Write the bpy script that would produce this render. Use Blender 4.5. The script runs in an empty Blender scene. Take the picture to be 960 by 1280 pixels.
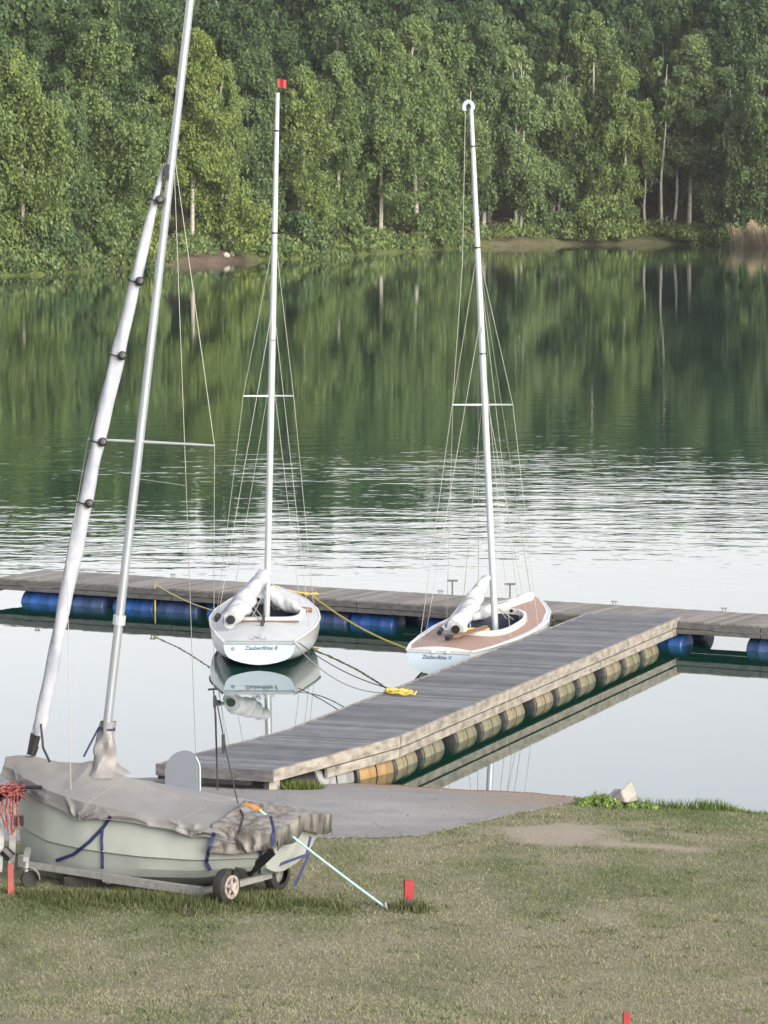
import bpy, math, random
import numpy as np
from mathutils import Vector, Matrix
random.seed(4); RNG = np.random.default_rng(11)
S = bpy.context.scene
C = S.collection
PI = math.pi

# ------------------------------------------------------------------ camera
F = 4600.0; PITCH = math.atan(428 / F); CAMZ = 8.35
FW = Vector((0, math.cos(PITCH), -math.sin(PITCH)))
UP = Vector((0, math.sin(PITCH), math.cos(PITCH)))
def ray(px, py):
    return Vector((1, 0, 0)) * ((px - 480) / F) + UP * ((640 - py) / F) + FW
def at_z(px, py, z=0.0):
    d = ray(px, py); t = (z - CAMZ) / d.z
    return Vector((d.x * t, d.y * t, z))
def at_y(px, py, y):
    d = ray(px, py); t = y / d.y
    return Vector((d.x * t, y, CAMZ + d.z * t))
cam = bpy.data.cameras.new('camera'); camo = bpy.data.objects.new('camera', cam); C.objects.link(camo)
cam.sensor_fit = 'HORIZONTAL'; cam.sensor_width = 36; cam.lens = F / 960 * 36
cam.clip_start = 0.5; cam.clip_end = 5000
camo.location = (0, 0, CAMZ); camo.rotation_euler = (PI / 2 - PITCH, 0, 0)
S.camera = camo

# ------------------------------------------------------------------ noise in numpy
def _hash(ix, iy, seed):
    n = (ix * 374761393 + iy * 668265263 + seed * 974634777) & 0xffffffff
    n = ((n ^ (n >> 13)) * 1274126177) & 0xffffffff
    return ((n ^ (n >> 16)) & 0xffff) / 65535.0
def vnoise(x, y, seed=0):
    x = np.asarray(x, float); y = np.asarray(y, float)
    ix = np.floor(x).astype(np.int64); iy = np.floor(y).astype(np.int64)
    fx = x - ix; fy = y - iy
    fx = fx * fx * (3 - 2 * fx); fy = fy * fy * (3 - 2 * fy)
    a = _hash(ix, iy, seed); b = _hash(ix + 1, iy, seed); c = _hash(ix, iy + 1, seed); d = _hash(ix + 1, iy + 1, seed)
    return (a * (1 - fx) + b * fx) * (1 - fy) + (c * (1 - fx) + d * fx) * fy
def fbm(x, y, seed=0, o=4):
    s = 0; a = .5; f = 1
    for i in range(o):
        s = s + a * vnoise(np.asarray(x) * f, np.asarray(y) * f, seed + i); a *= .5; f *= 2.03
    return s
def interp(t, tab):
    return float(np.interp(t, [p[0] for p in tab], [p[1] for p in tab]))

# ------------------------------------------------------------------ materials
def ND(nt, typ, **k):
    n = nt.nodes.new(typ)
    for a, v in k.items():
        if a.startswith('i_'): n.inputs[a[2:].replace('_', ' ')].default_value = v
        else: setattr(n, a, v)
    return n
def c4(c): return (c[0], c[1], c[2], 1.0)
def newmat(name):
    m = bpy.data.materials.new(name); m.use_nodes = True
    nt = m.node_tree; b = nt.nodes['Principled BSDF']; return m, nt, b
def mat(name, c1, c2=None, rough=.5, scale=8, metal=0, bump=0, bscale=None, detail=5, stretch=(1, 1, 1), spec=None, lo=.35, hi=.65, c3=None, coat=0, island=0):
    """two tone noise stained surface with optional bump"""
    m, nt, b = newmat(name)
    b.inputs['Roughness'].default_value = rough; b.inputs['Metallic'].default_value = metal
    if spec is not None: b.inputs['Specular IOR Level'].default_value = spec
    if coat: b.inputs['Coat Weight'].default_value = coat; b.inputs['Coat Roughness'].default_value = .12
    tc = ND(nt, 'ShaderNodeTexCoord'); mp = ND(nt, 'ShaderNodeMapping'); mp.inputs['Scale'].default_value = stretch
    nt.links.new(tc.outputs['Object'], mp.inputs['Vector'])
    if c2 is None: c2 = tuple(x * .85 for x in c1)
    nz = ND(nt, 'ShaderNodeTexNoise', i_Scale=scale, i_Detail=detail, i_Roughness=.6)
    nt.links.new(mp.outputs['Vector'], nz.inputs['Vector'])
    rp = ND(nt, 'ShaderNodeValToRGB'); e = rp.color_ramp.elements
    e[0].position = lo; e[0].color = c4(c1); e[1].position = hi; e[1].color = c4(c2)
    if c3 is not None:
        x = e.new(min(.95, hi + .18)); x.color = c4(c3)
    nt.links.new(nz.outputs['Fac'], rp.inputs['Fac'])
    if island:      # each board weathers to its own tone
        gi = ND(nt, 'ShaderNodeNewGeometry'); mr = ND(nt, 'ShaderNodeMapRange'); mr.inputs[3].default_value = 1 - island; mr.inputs[4].default_value = 1 + island * .7
        nt.links.new(gi.outputs['Random Per Island'], mr.inputs[0]); sc = ND(nt, 'ShaderNodeVectorMath', operation='SCALE')
        nt.links.new(rp.outputs['Color'], sc.inputs[0]); nt.links.new(mr.outputs[0], sc.inputs['Scale']); nt.links.new(sc.outputs[0], b.inputs['Base Color'])
    else: nt.links.new(rp.outputs['Color'], b.inputs['Base Color'])
    if bump:
        n2 = ND(nt, 'ShaderNodeTexNoise', i_Scale=bscale or scale * 3, i_Detail=4)
        nt.links.new(mp.outputs['Vector'], n2.inputs['Vector'])
        bp = ND(nt, 'ShaderNodeBump', i_Strength=1.0, i_Distance=bump)
        nt.links.new(n2.outputs['Fac'], bp.inputs['Height']); nt.links.new(bp.outputs['Normal'], b.inputs['Normal'])
    return m
def leafmat(name, attr=False, dark=(.100, .158, .066), light=(.232, .315, .120), trans=.42):
    """foliage: tone per leaf and per clump, tinted by the object's colour"""
    m, nt, b = newmat(name)
    out = nt.nodes['Material Output']
    geo = ND(nt, 'ShaderNodeNewGeometry'); tc = ND(nt, 'ShaderNodeTexCoord')
    nz = ND(nt, 'ShaderNodeTexNoise', i_Scale=.45, i_Detail=3); nt.links.new(tc.outputs['Object'], nz.inputs['Vector'])
    ad = ND(nt, 'ShaderNodeMath', operation='MULTIPLY_ADD'); ad.inputs[1].default_value = .45
    nt.links.new(geo.outputs['Random Per Island'], ad.inputs[0])
    m2 = ND(nt, 'ShaderNodeMath', operation='MULTIPLY_ADD'); m2.inputs[1].default_value = 1.3; m2.inputs[2].default_value = -.38
    nt.links.new(nz.outputs['Fac'], m2.inputs[0]); nt.links.new(m2.outputs[0], ad.inputs[2])
    rp = ND(nt, 'ShaderNodeValToRGB'); e = rp.color_ramp.elements
    e[0].position = .15; e[0].color = c4(dark); e[1].position = .95; e[1].color = c4(light)
    nt.links.new(ad.outputs[0], rp.inputs['Fac'])
    if attr:
        tint = ND(nt, 'ShaderNodeAttribute', attribute_name='Col').outputs['Color']
    else:
        tint = ND(nt, 'ShaderNodeObjectInfo').outputs['Color']
    mx = ND(nt, 'ShaderNodeMix', data_type='RGBA', blend_type='MULTIPLY'); mx.inputs[0].default_value = 1
    nt.links.new(rp.outputs['Color'], mx.inputs[6]); nt.links.new(tint, mx.inputs[7])
    nt.links.new(mx.outputs[2], b.inputs['Base Color']); b.inputs['Roughness'].default_value = .6
    b.inputs['Specular IOR Level'].default_value = .25
    tr = ND(nt, 'ShaderNodeBsdfTranslucent'); nt.links.new(mx.outputs[2], tr.inputs['Color'])
    ms = ND(nt, 'ShaderNodeMixShader'); ms.inputs[0].default_value = trans
    nt.links.new(b.outputs[0], ms.inputs[1]); nt.links.new(tr.outputs[0], ms.inputs[2]); nt.links.new(ms.outputs[0], out.inputs['Surface'])
    return m
def colmat(name, rough=.8, noise=.25, scale=30, bump=0, bscale=40):
    """base colour from the point colours of the mesh, broken up by noise"""
    m, nt, b = newmat(name); b.inputs['Roughness'].default_value = rough; b.inputs['Specular IOR Level'].default_value = .2
    at = ND(nt, 'ShaderNodeAttribute', attribute_name='Col'); tc = ND(nt, 'ShaderNodeTexCoord')
    nz = ND(nt, 'ShaderNodeTexNoise', i_Scale=scale, i_Detail=6, i_Roughness=.7); nt.links.new(tc.outputs['Object'], nz.inputs['Vector'])
    mr = ND(nt, 'ShaderNodeMapRange'); mr.inputs[1].default_value = .3; mr.inputs[2].default_value = .7; mr.inputs[3].default_value = 1 - noise; mr.inputs[4].default_value = 1 + noise
    nt.links.new(nz.outputs['Fac'], mr.inputs[0])
    mx = ND(nt, 'ShaderNodeVectorMath', operation='SCALE'); nt.links.new(at.outputs['Color'], mx.inputs[0]); nt.links.new(mr.outputs[0], mx.inputs['Scale'])
    nt.links.new(mx.outputs[0], b.inputs['Base Color'])
    if bump:
        n2 = ND(nt, 'ShaderNodeTexNoise', i_Scale=bscale, i_Detail=5); nt.links.new(tc.outputs['Object'], n2.inputs['Vector'])
        bp = ND(nt, 'ShaderNodeBump', i_Strength=1.0, i_Distance=bump); nt.links.new(n2.outputs['Fac'], bp.inputs['Height']); nt.links.new(bp.outputs['Normal'], b.inputs['Normal'])
    return m

M = {}
M['white_hull'] = mat('white gelcoat', (.52, .54, .55), (.46, .49, .495), .22, 1.6, coat=.4)
def painted_hull():
    m, nt, b = newmat('white hull with dark bottom paint'); b.inputs['Roughness'].default_value = .25; b.inputs['Coat Weight'].default_value = .3
    tc = ND(nt, 'ShaderNodeTexCoord'); sp = ND(nt, 'ShaderNodeSeparateXYZ'); nt.links.new(tc.outputs['Object'], sp.inputs[0])
    nz = ND(nt, 'ShaderNodeTexNoise', i_Scale=3, i_Detail=6); nt.links.new(tc.outputs['Object'], nz.inputs['Vector'])
    ad = ND(nt, 'ShaderNodeMath', operation='MULTIPLY_ADD'); ad.inputs[1].default_value = .03; nt.links.new(nz.outputs['Fac'], ad.inputs[0]); nt.links.new(sp.outputs['Z'], ad.inputs[2])
    rp = ND(nt, 'ShaderNodeValToRGB'); e = rp.color_ramp.elements; e[0].position = .075; e[0].color = (.02, .045, .042, 1); e[1].position = .085; e[1].color = (.30, .34, .30, 1)
    for p_, c_ in ((.11, (.42, .45, .43, 1)), (.17, (.50, .525, .53, 1)), (.4, (.53, .55, .56, 1))):
        x = e.new(p_); x.color = c_
    nt.links.new(ad.outputs[0], rp.inputs['Fac']); nt.links.new(rp.outputs['Color'], b.inputs['Base Color']); return m
M['hull_paint'] = painted_hull()
M['grey_deck'] = mat('white deck paint', (.50, .535, .55), (.45, .49, .505), .4, 3)
M['blue_white'] = mat('pale blue paint', (.45, .55, .64), (.42, .51, .60), .25, 2, coat=.3)
M['antifoul'] = mat('dark bottom paint', (.02, .05, .045), (.035, .06, .05), .5, 6)
M['teak'] = mat('brown deck planking', (.26, .175, .14), (.34, .23, .185), .55, 5, stretch=(9, 1.2, 1))
M['cockpit'] = mat('dark cockpit paint', (.02, .028, .055), (.035, .04, .07), .6, 5)
M['sailcloth'] = mat('white sail cover cloth', (.50, .52, .54), (.38, .41, .44), .75, 7, bump=.012, bscale=9)
M['greycloth'] = mat('grey white sail cloth', (.30, .33, .40), (.40, .42, .47), .8, 4, bump=.015, bscale=7)
M['alu'] = mat('anodised aluminium', (.42, .46, .50), (.36, .40, .44), .38, 5, metal=.55, stretch=(1, 1, .3))
M['alu_white'] = mat('pale mast paint', (.48, .52, .56), (.42, .46, .50), .35, 4, metal=.25, stretch=(1, 1, .3))
M['wire'] = mat('stainless wire', (.30, .32, .28), (.38, .38, .34), .4, 3, metal=.5)
M['black'] = mat('black plastic', (.014, .014, .016), (.025, .025, .028), .5, 8)
M['red'] = mat('red plastic', (.33, .018, .022), (.24, .02, .022), .6, 16, detail=8, c3=(.15, .05, .04))
M['palered'] = mat('faded red paint', (.33, .075, .07), (.24, .06, .055), .7, 12)
M['wood_brown'] = mat('varnished wood', (.13, .07, .04), (.18, .10, .06), .4, 6, stretch=(1, 4, 1))
M['yellow'] = mat('yellow rope', (.62, .48, .06), (.45, .36, .09), .8, 20, bump=.004, bscale=60)
M['paleyellow'] = mat('pale yellow rope', (.62, .56, .28), (.5, .46, .22), .8, 20)
M['darkrope'] = mat('dark rope', (.022, .024, .03), (.04, .04, .045), .8, 20)
M['navy'] = mat('navy webbing', (.012, .02, .085), (.02, .03, .11), .7, 30)
M['redrope'] = mat('red and white rope', (.20, .022, .024), (.27, .11, .10), .8, 38, lo=.45, hi=.56)
M['cyan'] = mat('turquoise rope', (.28, .66, .64), (.60, .76, .74), .7, 40)
M['orange'] = mat('orange webbing', (.70, .30, .06), (.60, .24, .04), .7, 20)
M['galv'] = mat('galvanised steel', (.42, .43, .42), (.30, .31, .31), .5, 14, metal=.45, detail=8)
M['rubber'] = mat('tyre rubber', (.012, .012, .012), (.03, .03, .028), .8, 14)
M['rim'] = mat('white painted rim', (.42, .41, .39), (.26, .19, .16), .5, 14)
M['dinghy_hull'] = mat('aged white hull', (.46, .505, .475), (.39, .43, .405), .28, 2.2, detail=8, c3=(.28, .30, .285), coat=.3)
M['cover'] = mat('grey tarpaulin', (.235, .235, .233), (.185, .185, .184), .5, 2.4, bump=.005, bscale=7, detail=8, c3=(.285, .285, .28))
M['stained'] = mat('stained tarpaulin', (.27, .26, .24), (.07, .066, .06), .6, 7, bump=.005, bscale=6, detail=6, stretch=(1.6, 1.6, .6))
M['planks'] = mat('weathered grey planks', (.112, .122, .142), (.155, .165, .182), .75, 3.0, bump=.003, bscale=40, stretch=(1, 1, 1), detail=9, c3=(.08, .086, .10), island=.34)
M['dockplanks'] = mat('dock planks', (.165, .16, .155), (.22, .212, .20), .8, 4, bump=.003, bscale=40, detail=9, c3=(.14, .13, .12), island=.28)
M['beam'] = mat('pale weathered beam', (.33, .31, .27), (.19, .178, .152), .8, 4, bump=.004, bscale=24, detail=10, c3=(.085, .078, .066), stretch=(1.2, 1.2, 2.5), lo=.38, hi=.60)
M['darkbeam'] = mat('dark weathered beam', (.13, .13, .132), (.07, .07, .072), .8, 6, bump=.004, bscale=24, detail=9, stretch=(1, 1, 3))
M['underside'] = mat('near black timber', (.012, .014, .015), (.022, .024, .022), .8, 6)  # near black timber for the beams below the decks
M['blue_barrel'] = mat('blue plastic barrel', (.020, .10, .36), (.018, .075, .26), .42, 3.5, detail=8, c3=(.03, .07, .2))
M['blue_dull'] = mat('dull navy barrel', (.04, .085, .22), (.035, .06, .15), .5, 3.5, detail=8)
M['olive_barrel'] = mat('algae stained barrel', (.215, .20, .13), (.14, .135, .085), .5, 4, detail=9, c3=(.29, .27, .20), stretch=(1, 1, 2))
M['rust_barrel'] = mat('ochre barrel', (.33, .20, .075), (.22, .15, .08), .55, 3, detail=9, c3=(.20, .19, .15))
M['tan_barrel'] = mat('yellowish barrel', (.25, .215, .135), (.17, .155, .10), .5, 4, detail=9, c3=(.30, .27, .19), stretch=(1, 1, 2))
M['grey_barrel'] = mat('grey barrel', (.27, .29, .30), (.20, .21, .21), .5, 4, detail=9)
M['concrete'] = mat('pale concrete', (.34, .33, .30), (.26, .25, .23), .9, 9, bump=.004, detail=9)
M['rock'] = mat('pale rock', (.40, .38, .34), (.28, .27, .25), .9, 4, bump=.02, bscale=7, detail=9)
M['rockgrey'] = mat('blue grey rock', (.26, .28, .31), (.18, .19, .21), .9, 4, bump=.02, bscale=7, detail=9)
M['board'] = mat('blue grey painted board', (.10, .122, .158), (.088, .108, .142), .5, 3)
M['letter'] = mat('grey blue lettering', (.07, .10, .19), (.09, .12, .21), .5, 9)
M['emblem'] = mat('blue emblem', (.10, .14, .30), (.3, .34, .45), .5, 60)
M['fender'] = mat('blue fender', (.11, .25, .50), (.09, .2, .42), .5, 5)
M['birch_bark'] = mat('birch bark', (.38, .37, .33), (.24, .23, .20), .8, 1.1, detail=8, c3=(.06, .055, .05), stretch=(1, 1, 2.2))
M['grey_bark'] = mat('dull grey bark', (.16, .15, .125), (.10, .09, .075), .9, 1.5, detail=8)  # grey brown bark of the woodland trees and shrub stems
M['leaf'] = leafmat('birch leaves')
M['leaf_attr'] = leafmat('woodland leaves', attr=True)
M['grass'] = colmat('grass blades', .7, .1, 3)
M['lawn'] = colmat('dry lawn earth', .95, .3, 22, bump=.012, bscale=30)
M['asphalt'] = colmat('worn asphalt', .85, .22, 26, bump=.004, bscale=120)
M['bank'] = colmat('far bank soil', .95, .35, 1.2, bump=.15, bscale=2)
M['reed'] = mat('dry reed', (.27, .225, .15), (.17, .145, .09), .9, 2)

# ------------------------------------------------------------------ mesh helpers
class MB:
    def __init__(s): s.v = []; s.f = []; s.mi = []
    def add(s, vs, fs, mi=0):
        o = len(s.v); s.v += [tuple(p) for p in vs]; s.f += [tuple(i + o for i in f) for f in fs]; s.mi += [mi] * len(fs); return s
    def grid(s, rows, mi=0, close=False):
        n = len(rows[0]); vs = [p for r in rows for p in r]; fs = []
        for i in range(len(rows) - 1):
            for j in range(n if close else n - 1):
                k = (j + 1) % n
                fs.append((i * n + j, i * n + k, (i + 1) * n + k, (i + 1) * n + j))
        return s.add(vs, fs, mi)
    def box(s, c, size, rot=0.0, mi=0, ax=None, bev=0):
        """box round c; ax: optional 3 axis vectors"""
        if ax is None:
            ax = (Vector((math.cos(rot), math.sin(rot), 0)), Vector((-math.sin(rot), math.cos(rot), 0)), Vector((0, 0, 1)))
        c = Vector(c); h = [x / 2 for x in size]
        vs = [c + ax[0] * sx * h[0] + ax[1] * sy * h[1] + ax[2] * sz * h[2] for sz in (-1, 1) for sy in (-1, 1) for sx in (-1, 1)]
        return s.add(vs, [(0, 2, 3, 1), (4, 5, 7, 6), (0, 1, 5, 4), (2, 6, 7, 3), (0, 4, 6, 2), (1, 3, 7, 5)], mi)
    def bar(s, a, b, w, h, mi=0, up=(0, 0, 1)):
        a = Vector(a); b = Vector(b); d = (b - a); L = d.length; d.normalize()
        side = d.cross(Vector(up)).normalized(); u = side.cross(d)
        return s.box((a + b) / 2, (w, L, h), mi=mi, ax=(side, d, u))
    def tube(s, pts, r, n=8, mi=0, cap=True, squash=1.0):
        pts = [Vector(p) for p in pts]
        rs = r if hasattr(r, '__len__') else [r] * len(pts)
        rows = []; prev = None
        for i, p in enumerate(pts):
            d = (pts[min(i + 1, len(pts) - 1)] - pts[max(i - 1, 0)])
            if d.length < 1e-9: d = Vector((0, 0, 1))
            d.normalize()
            if prev is None:
                a = Vector((0, 0, 1)) if abs(d.z) < .9 else Vector((1, 0, 0))
                u = d.cross(a).normalized()
            else:
                u = (prev - d * prev.dot(d)).normalized()
            prev = u; w = d.cross(u)
            rows.append([p + (u * math.cos(k * 2 * PI / n) + w * math.sin(k * 2 * PI / n) * squash) * rs[i] for k in range(n)])
        s.grid(rows, mi, close=True)
        if cap:
            s.add(rows[0], [tuple(reversed(range(n)))], mi); s.add(rows[-1], [tuple(range(n))], mi)
        return s
    def lathe(s, c, axis, prof, n=20, mi=0):
        """prof: list of (along axis, radius)"""
        c = Vector(c); d = Vector(axis).normalized(); a = Vector((0, 0, 1)) if abs(d.z) < .9 else Vector((1, 0, 0))
        u = d.cross(a).normalized(); w = d.cross(u)
        rows = [[c + d * t + (u * math.cos(k * 2 * PI / n) + w * math.sin(k * 2 * PI / n)) * r for k in range(n)] for t, r in prof]
        return s.grid(rows, mi, close=True)
def wloc(o):
    p = Vector((0, 0, 0))
    while o is not None: p += o.location; o = o.parent
    return p
def obj(name, mb, mt, parent=None, smooth=False, world=True, fix=True, sharp=42):
    me = bpy.data.meshes.new(name)
    vs = mb.v
    if parent is not None and world:
        w = wloc(parent); vs = [(p[0] - w.x, p[1] - w.y, p[2] - w.z) for p in vs]
    me.from_pydata([tuple(p) for p in vs], [], mb.f)
    mts = mt if isinstance(mt, (list, tuple)) else [mt]
    for x in mts: me.materials.append(x)
    if len(mts) > 1: me.polygons.foreach_set('material_index', mb.mi)
    if smooth: me.polygons.foreach_set('use_smooth', [True] * len(me.polygons))
    me.update()
    if fix:
        import bmesh
        bm = bmesh.new(); bm.from_mesh(me)
        bmesh.ops.remove_doubles(bm, verts=bm.verts, dist=1e-5)
        bmesh.ops.recalc_face_normals(bm, faces=bm.faces); bm.to_mesh(me); bm.free()
    o = bpy.data.objects.new(name, me); C.objects.link(o); o.parent = parent
    if smooth:
        try:
            me.set_sharp_from_angle(angle=math.radians(sharp))
        except Exception: pass
    return o
def npobj(name, V, Fq, mt, parent=None, cols=None, smooth=False):
    """fast mesh: V (n,3), Fq (m,k)"""
    me = bpy.data.meshes.new(name); n = len(V); m, k = Fq.shape
    me.vertices.add(n); me.vertices.foreach_set('co', np.ascontiguousarray(V, np.float32).ravel())
    me.loops.add(m * k); me.loops.foreach_set('vertex_index', np.ascontiguousarray(Fq, np.int32).ravel())
    me.polygons.add(m); me.polygons.foreach_set('loop_start', np.arange(0, m * k, k, dtype=np.int32))
    if smooth: me.polygons.foreach_set('use_smooth', np.ones(m, bool))
    if cols is not None:
        ca = me.color_attributes.new('Col', 'FLOAT_COLOR', 'POINT')
        cc = np.ones((n, 4), np.float32); cc[:, :3] = cols; ca.data.foreach_set('color', cc.ravel())
    me.materials.append(mt); me.update(calc_edges=True); me.validate()
    o = bpy.data.objects.new(name, me); C.objects.link(o); o.parent = parent
    return o
def tag(o, label=None, cat=None, group=None, kind=None):
    if label: o['label'] = label
    if cat: o['category'] = cat
    if group: o['group'] = group
    if kind: o['kind'] = kind
    return o
def thing(name, label, cat, loc, group=None):
    o = bpy.data.objects.new(name, None); C.objects.link(o); o.location = loc; o.empty_display_size = .2
    return tag(o, label, cat, group)
def sag(a, b, n, drop):
    a = Vector(a); b = Vector(b)
    return [a.lerp(b, i / n) - Vector((0, 0, drop * 4 * (i / n) * (1 - i / n))) for i in range(n + 1)]

# ------------------------------------------------------------------ world and light
W = bpy.data.worlds.new('World'); S.world = W; W.use_nodes = True
wn = W.node_tree; bg = wn.nodes['Background']
sky = wn.nodes.new('ShaderNodeTexSky'); sky.sky_type = 'NISHITA'; sky.sun_disc = False
SUN_EL, SUN_AZ = math.radians(21), math.radians(144)      # azimuth clockwise from +Y: behind the camera, to the right
sky.sun_elevation = SUN_EL; sky.sun_rotation = SUN_AZ; sky.altitude = 0; sky.air_density = 1.0; sky.dust_density = 1.3; sky.ozone_density = 1.0
hs = wn.nodes.new('ShaderNodeHueSaturation'); hs.inputs['Saturation'].default_value = .42
wn.links.new(sky.outputs[0], hs.inputs['Color']); wm = wn.nodes.new('ShaderNodeMix'); wm.data_type = 'RGBA'; wm.blend_type = 'MULTIPLY'; wm.inputs[0].default_value = 1; wm.inputs[7].default_value = (1.09, .99, .975, 1)
wn.links.new(hs.outputs[0], wm.inputs[6]); wn.links.new(wm.outputs[2], bg.inputs['Color'])
bg.inputs['Strength'].default_value = .13
sl = bpy.data.lights.new('sun', 'SUN'); so = bpy.data.objects.new('sun', sl); C.objects.link(so)
sl.energy = 2.9; sl.angle = math.radians(46); sl.color = (1, .93, .80)
sd = Vector((math.sin(SUN_AZ) * math.cos(SUN_EL), math.cos(SUN_AZ) * math.cos(SUN_EL), math.sin(SUN_EL)))
so.rotation_euler = sd.to_track_quat('Z', 'Y').to_euler(); so.location = (30, -30, 40)
S.view_settings.view_transform = 'Standard'; S.view_settings.look = 'None'; S.view_settings.gamma = 1
S.view_settings.exposure = 1.12
S.render.engine = 'CYCLES'
S.cycles.use_denoising = True
try: S.cycles.denoiser = 'OPENIMAGEDENOISE'
except Exception: pass
S.cycles.max_bounces = 6; S.cycles.transparent_max_bounces = 8; S.cycles.caustics_reflective = False
S.cycles.caustics_refractive = False

# ------------------------------------------------------------------ near ground
EDGE = [(-60, 54), (-12, 51.6), (-3, 50.2), (.37, 49.4), (2.5, 48.7), (3.6, 47.9), (4.9, 47.3), (8, 46.0), (20, 43), (60, 36)]
def yedge(x):
    x = np.asarray(x, float)
    return np.interp(x, [p[0] for p in EDGE], [p[1] for p in EDGE]) + (vnoise(x * 1.1, 0 * x, 5) - .5) * .25 + (vnoise(x * 5, 0 * x, 6) - .5) * .08
HD = [(-12, -2.5), (-3, -.9), (-.6, -.16), (0, 0), (1.2, .125), (2.5, .235), (4, .35), (7, .55), (11, .76), (18, 1.16), (26, 2.4), (49, 6.7), (90, 7.2), (400, 8)]
def gz(x, y):
    x = np.asarray(x, float); y = np.asarray(y, float)
    d = yedge(x) - y
    z = np.interp(d, [p[0] for p in HD], [p[1] for p in HD])
    bank = np.clip((x - 2.6) / .8, 0, 1)          # the grass bank east of the slipway stands a little proud
    z = z + bank * .03 * np.clip(d / .25 + .4, 0, 1) * np.clip(1 - d / 6, 0, 1)
    return z + np.clip(d / 4 - .2, 0, 1) * (fbm(x * .8, y * .8, 9) - .47) * .05
def gz1(x, y): return float(gz(x, y))
def at_ground(px, py):
    d = ray(px, py); lo, hi = 15.0, 70.0
    for _ in range(50):
        y = (lo + hi) / 2; t = y / d.y
        if CAMZ + d.z * t > max(float(gz(d.x * t, y)), 0): lo = y
        else: hi = y
    t = hi / d.y; return Vector((d.x * t, hi, float(gz(d.x * t, hi))))
FBG = [at_ground(px, py) for px, py in ((-200, 1052), (100, 1052), (380, 1049), (415, 1049), (460, 1050), (520, 1046), (560, 1036), (620, 1023), (665, 1015), (718, 1004))]
FB = [(-60, 46.5), (-12, 45)] + [(p.x, p.y) for p in FBG] + [(FBG[-1].x + .2, 50), (60, 60)]
def fbx(x): return np.interp(x, [p[0] for p in FB], [p[1] for p in FB]) + (fbm(np.asarray(x) * 1.8, np.asarray(x) * 0, 15, 5) - .48) * .75
DIRT = at_ground(690, 1042)
def lawn_tone(x, y):
    """0 straw .. 1 green, and bare dirt 0..1"""
    d = yedge(x) - y
    g = .40 + (fbm(x * .55, y * .25, 21) - .47) * 1.1 + (fbm(x * 2.2, y * .9, 22) - .47) * 1.5
    g = g + np.clip((x - 2.2) / .8, 0, 1) * np.clip(1 - np.abs(d - .8) / 1.3, 0, 1) * .6
    g = g + np.clip((x - .5) / 3, 0, 1) * np.clip(1 - np.abs(d - 5) / 4, 0, 1) * .12
    g = g - np.clip((36.5 - y) / 4, 0, 1) * .22
    dm = np.exp(-((x - DIRT.x) / 1.5) ** 2 - ((y - DIRT.y + (x - DIRT.x) * .2) / 1.5) ** 2) * 1.15 + (fbm(x * 2.2, y * 1.6, 31, 5) - .5) * 2.2
    dm2 = (fbm(x * .9 + 9, y * .6, 33) - .60) * 1.5
    return np.clip(g, 0, 1), np.clip(np.maximum(dm * 1.4 - .35, dm2), 0, 1)
ys = np.concatenate([np.arange(-120, 26, 4.0), np.arange(26, 52.6, .18), np.arange(53, 62, 1.0)])
xs = np.concatenate([np.arange(-62, -9, 3.0), np.arange(-8, 8.05, .18), np.arange(9, 64, 3.0)])
XX, YY = np.meshgrid(xs, ys); ZZ = gz(XX, YY)
V = np.stack([XX, YY, ZZ], -1).reshape(-1, 3)
ny, nx = XX.shape; idx = np.arange(ny * nx).reshape(ny, nx)
Fq = np.stack([idx[:-1, :-1], idx[:-1, 1:], idx[1:, 1:], idx[1:, :-1]], -1).reshape(-1, 4)
g, dm = lawn_tone(V[:, 0], V[:, 1])
straw = np.array((.192, .186, .124)); green = np.array((.095, .12, .053)); dirt = np.array((.29, .262, .21)); mud = np.array((.10, .085, .055))
col = straw * (1 - g[:, None]) + green * g[:, None]; col = col * (1 - dm[:, None]) + dirt * dm[:, None]
dd = (yedge(V[:, 0]) - V[:, 1])[:, None]
col = np.where(dd < .1, mud, col)
tag(npobj('ground', V, Fq, M['lawn'], cols=col, smooth=True), kind='structure')

# slipway: a sheet laid on the ground
sx = np.arange(-14, 2.75, .1); rows = np.linspace(0, 1, 60)
SX = np.repeat(sx[None, :], 60, 0); y0 = fbx(sx); y1 = yedge(sx) + .9
SY = y0[None, :] + rows[:, None] * (np.maximum(y1 - y0, .05))[None, :]
SZ = gz(SX, SY) + .007
V = np.stack([SX, SY, SZ], -1).reshape(-1, 3); ny, nx = SX.shape; idx = np.arange(ny * nx).reshape(ny, nx)
Fq = np.stack([idx[:-1, :-1], idx[:-1, 1:], idx[1:, 1:], idx[1:, :-1]], -1).reshape(-1, 4)
d = yedge(V[:, 0]) - V[:, 1]
n = fbm(V[:, 0] * 1.3, V[:, 1] * 1.3, 41)
n2 = fbm(V[:, 0] * .35 + 4, V[:, 1] * 1.4, 42); n3_ = vnoise(V[:, 0] * 9, V[:, 1] * 9, 43)
base = np.array((.245, .247, .25))[None, :] * (.55 + .45 * n + .45 * n2 + .12 * n3_)[:, None]
tail = np.clip((V[:, 0:1] - .3) / 1.6, 0, 1) * np.clip(.35 + (n[:, None] - .45) * 2.5, 0, 1); base = base * (1 - tail) + np.array((.25, .215, .17)) * tail
sand = np.array((.30, .215, .15)); rust = np.array((.16, .075, .04)); wet = np.array((.07, .06, .045))
k = np.clip(1 - np.abs(d - .42 - (n - .5) * .5) / .5, 0, 1)[:, None] * np.clip((V[:, 0:1] + .6) / .5, 0, 1)
base = base * (1 - k) + sand * k
k = np.clip(1 - np.abs(d - .10 - (n - .5) * .3) / .14, 0, 1)[:, None] * np.clip((V[:, 0:1] + .8) / .5, 0, 1)
base = base * (1 - k) + rust * k
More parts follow.
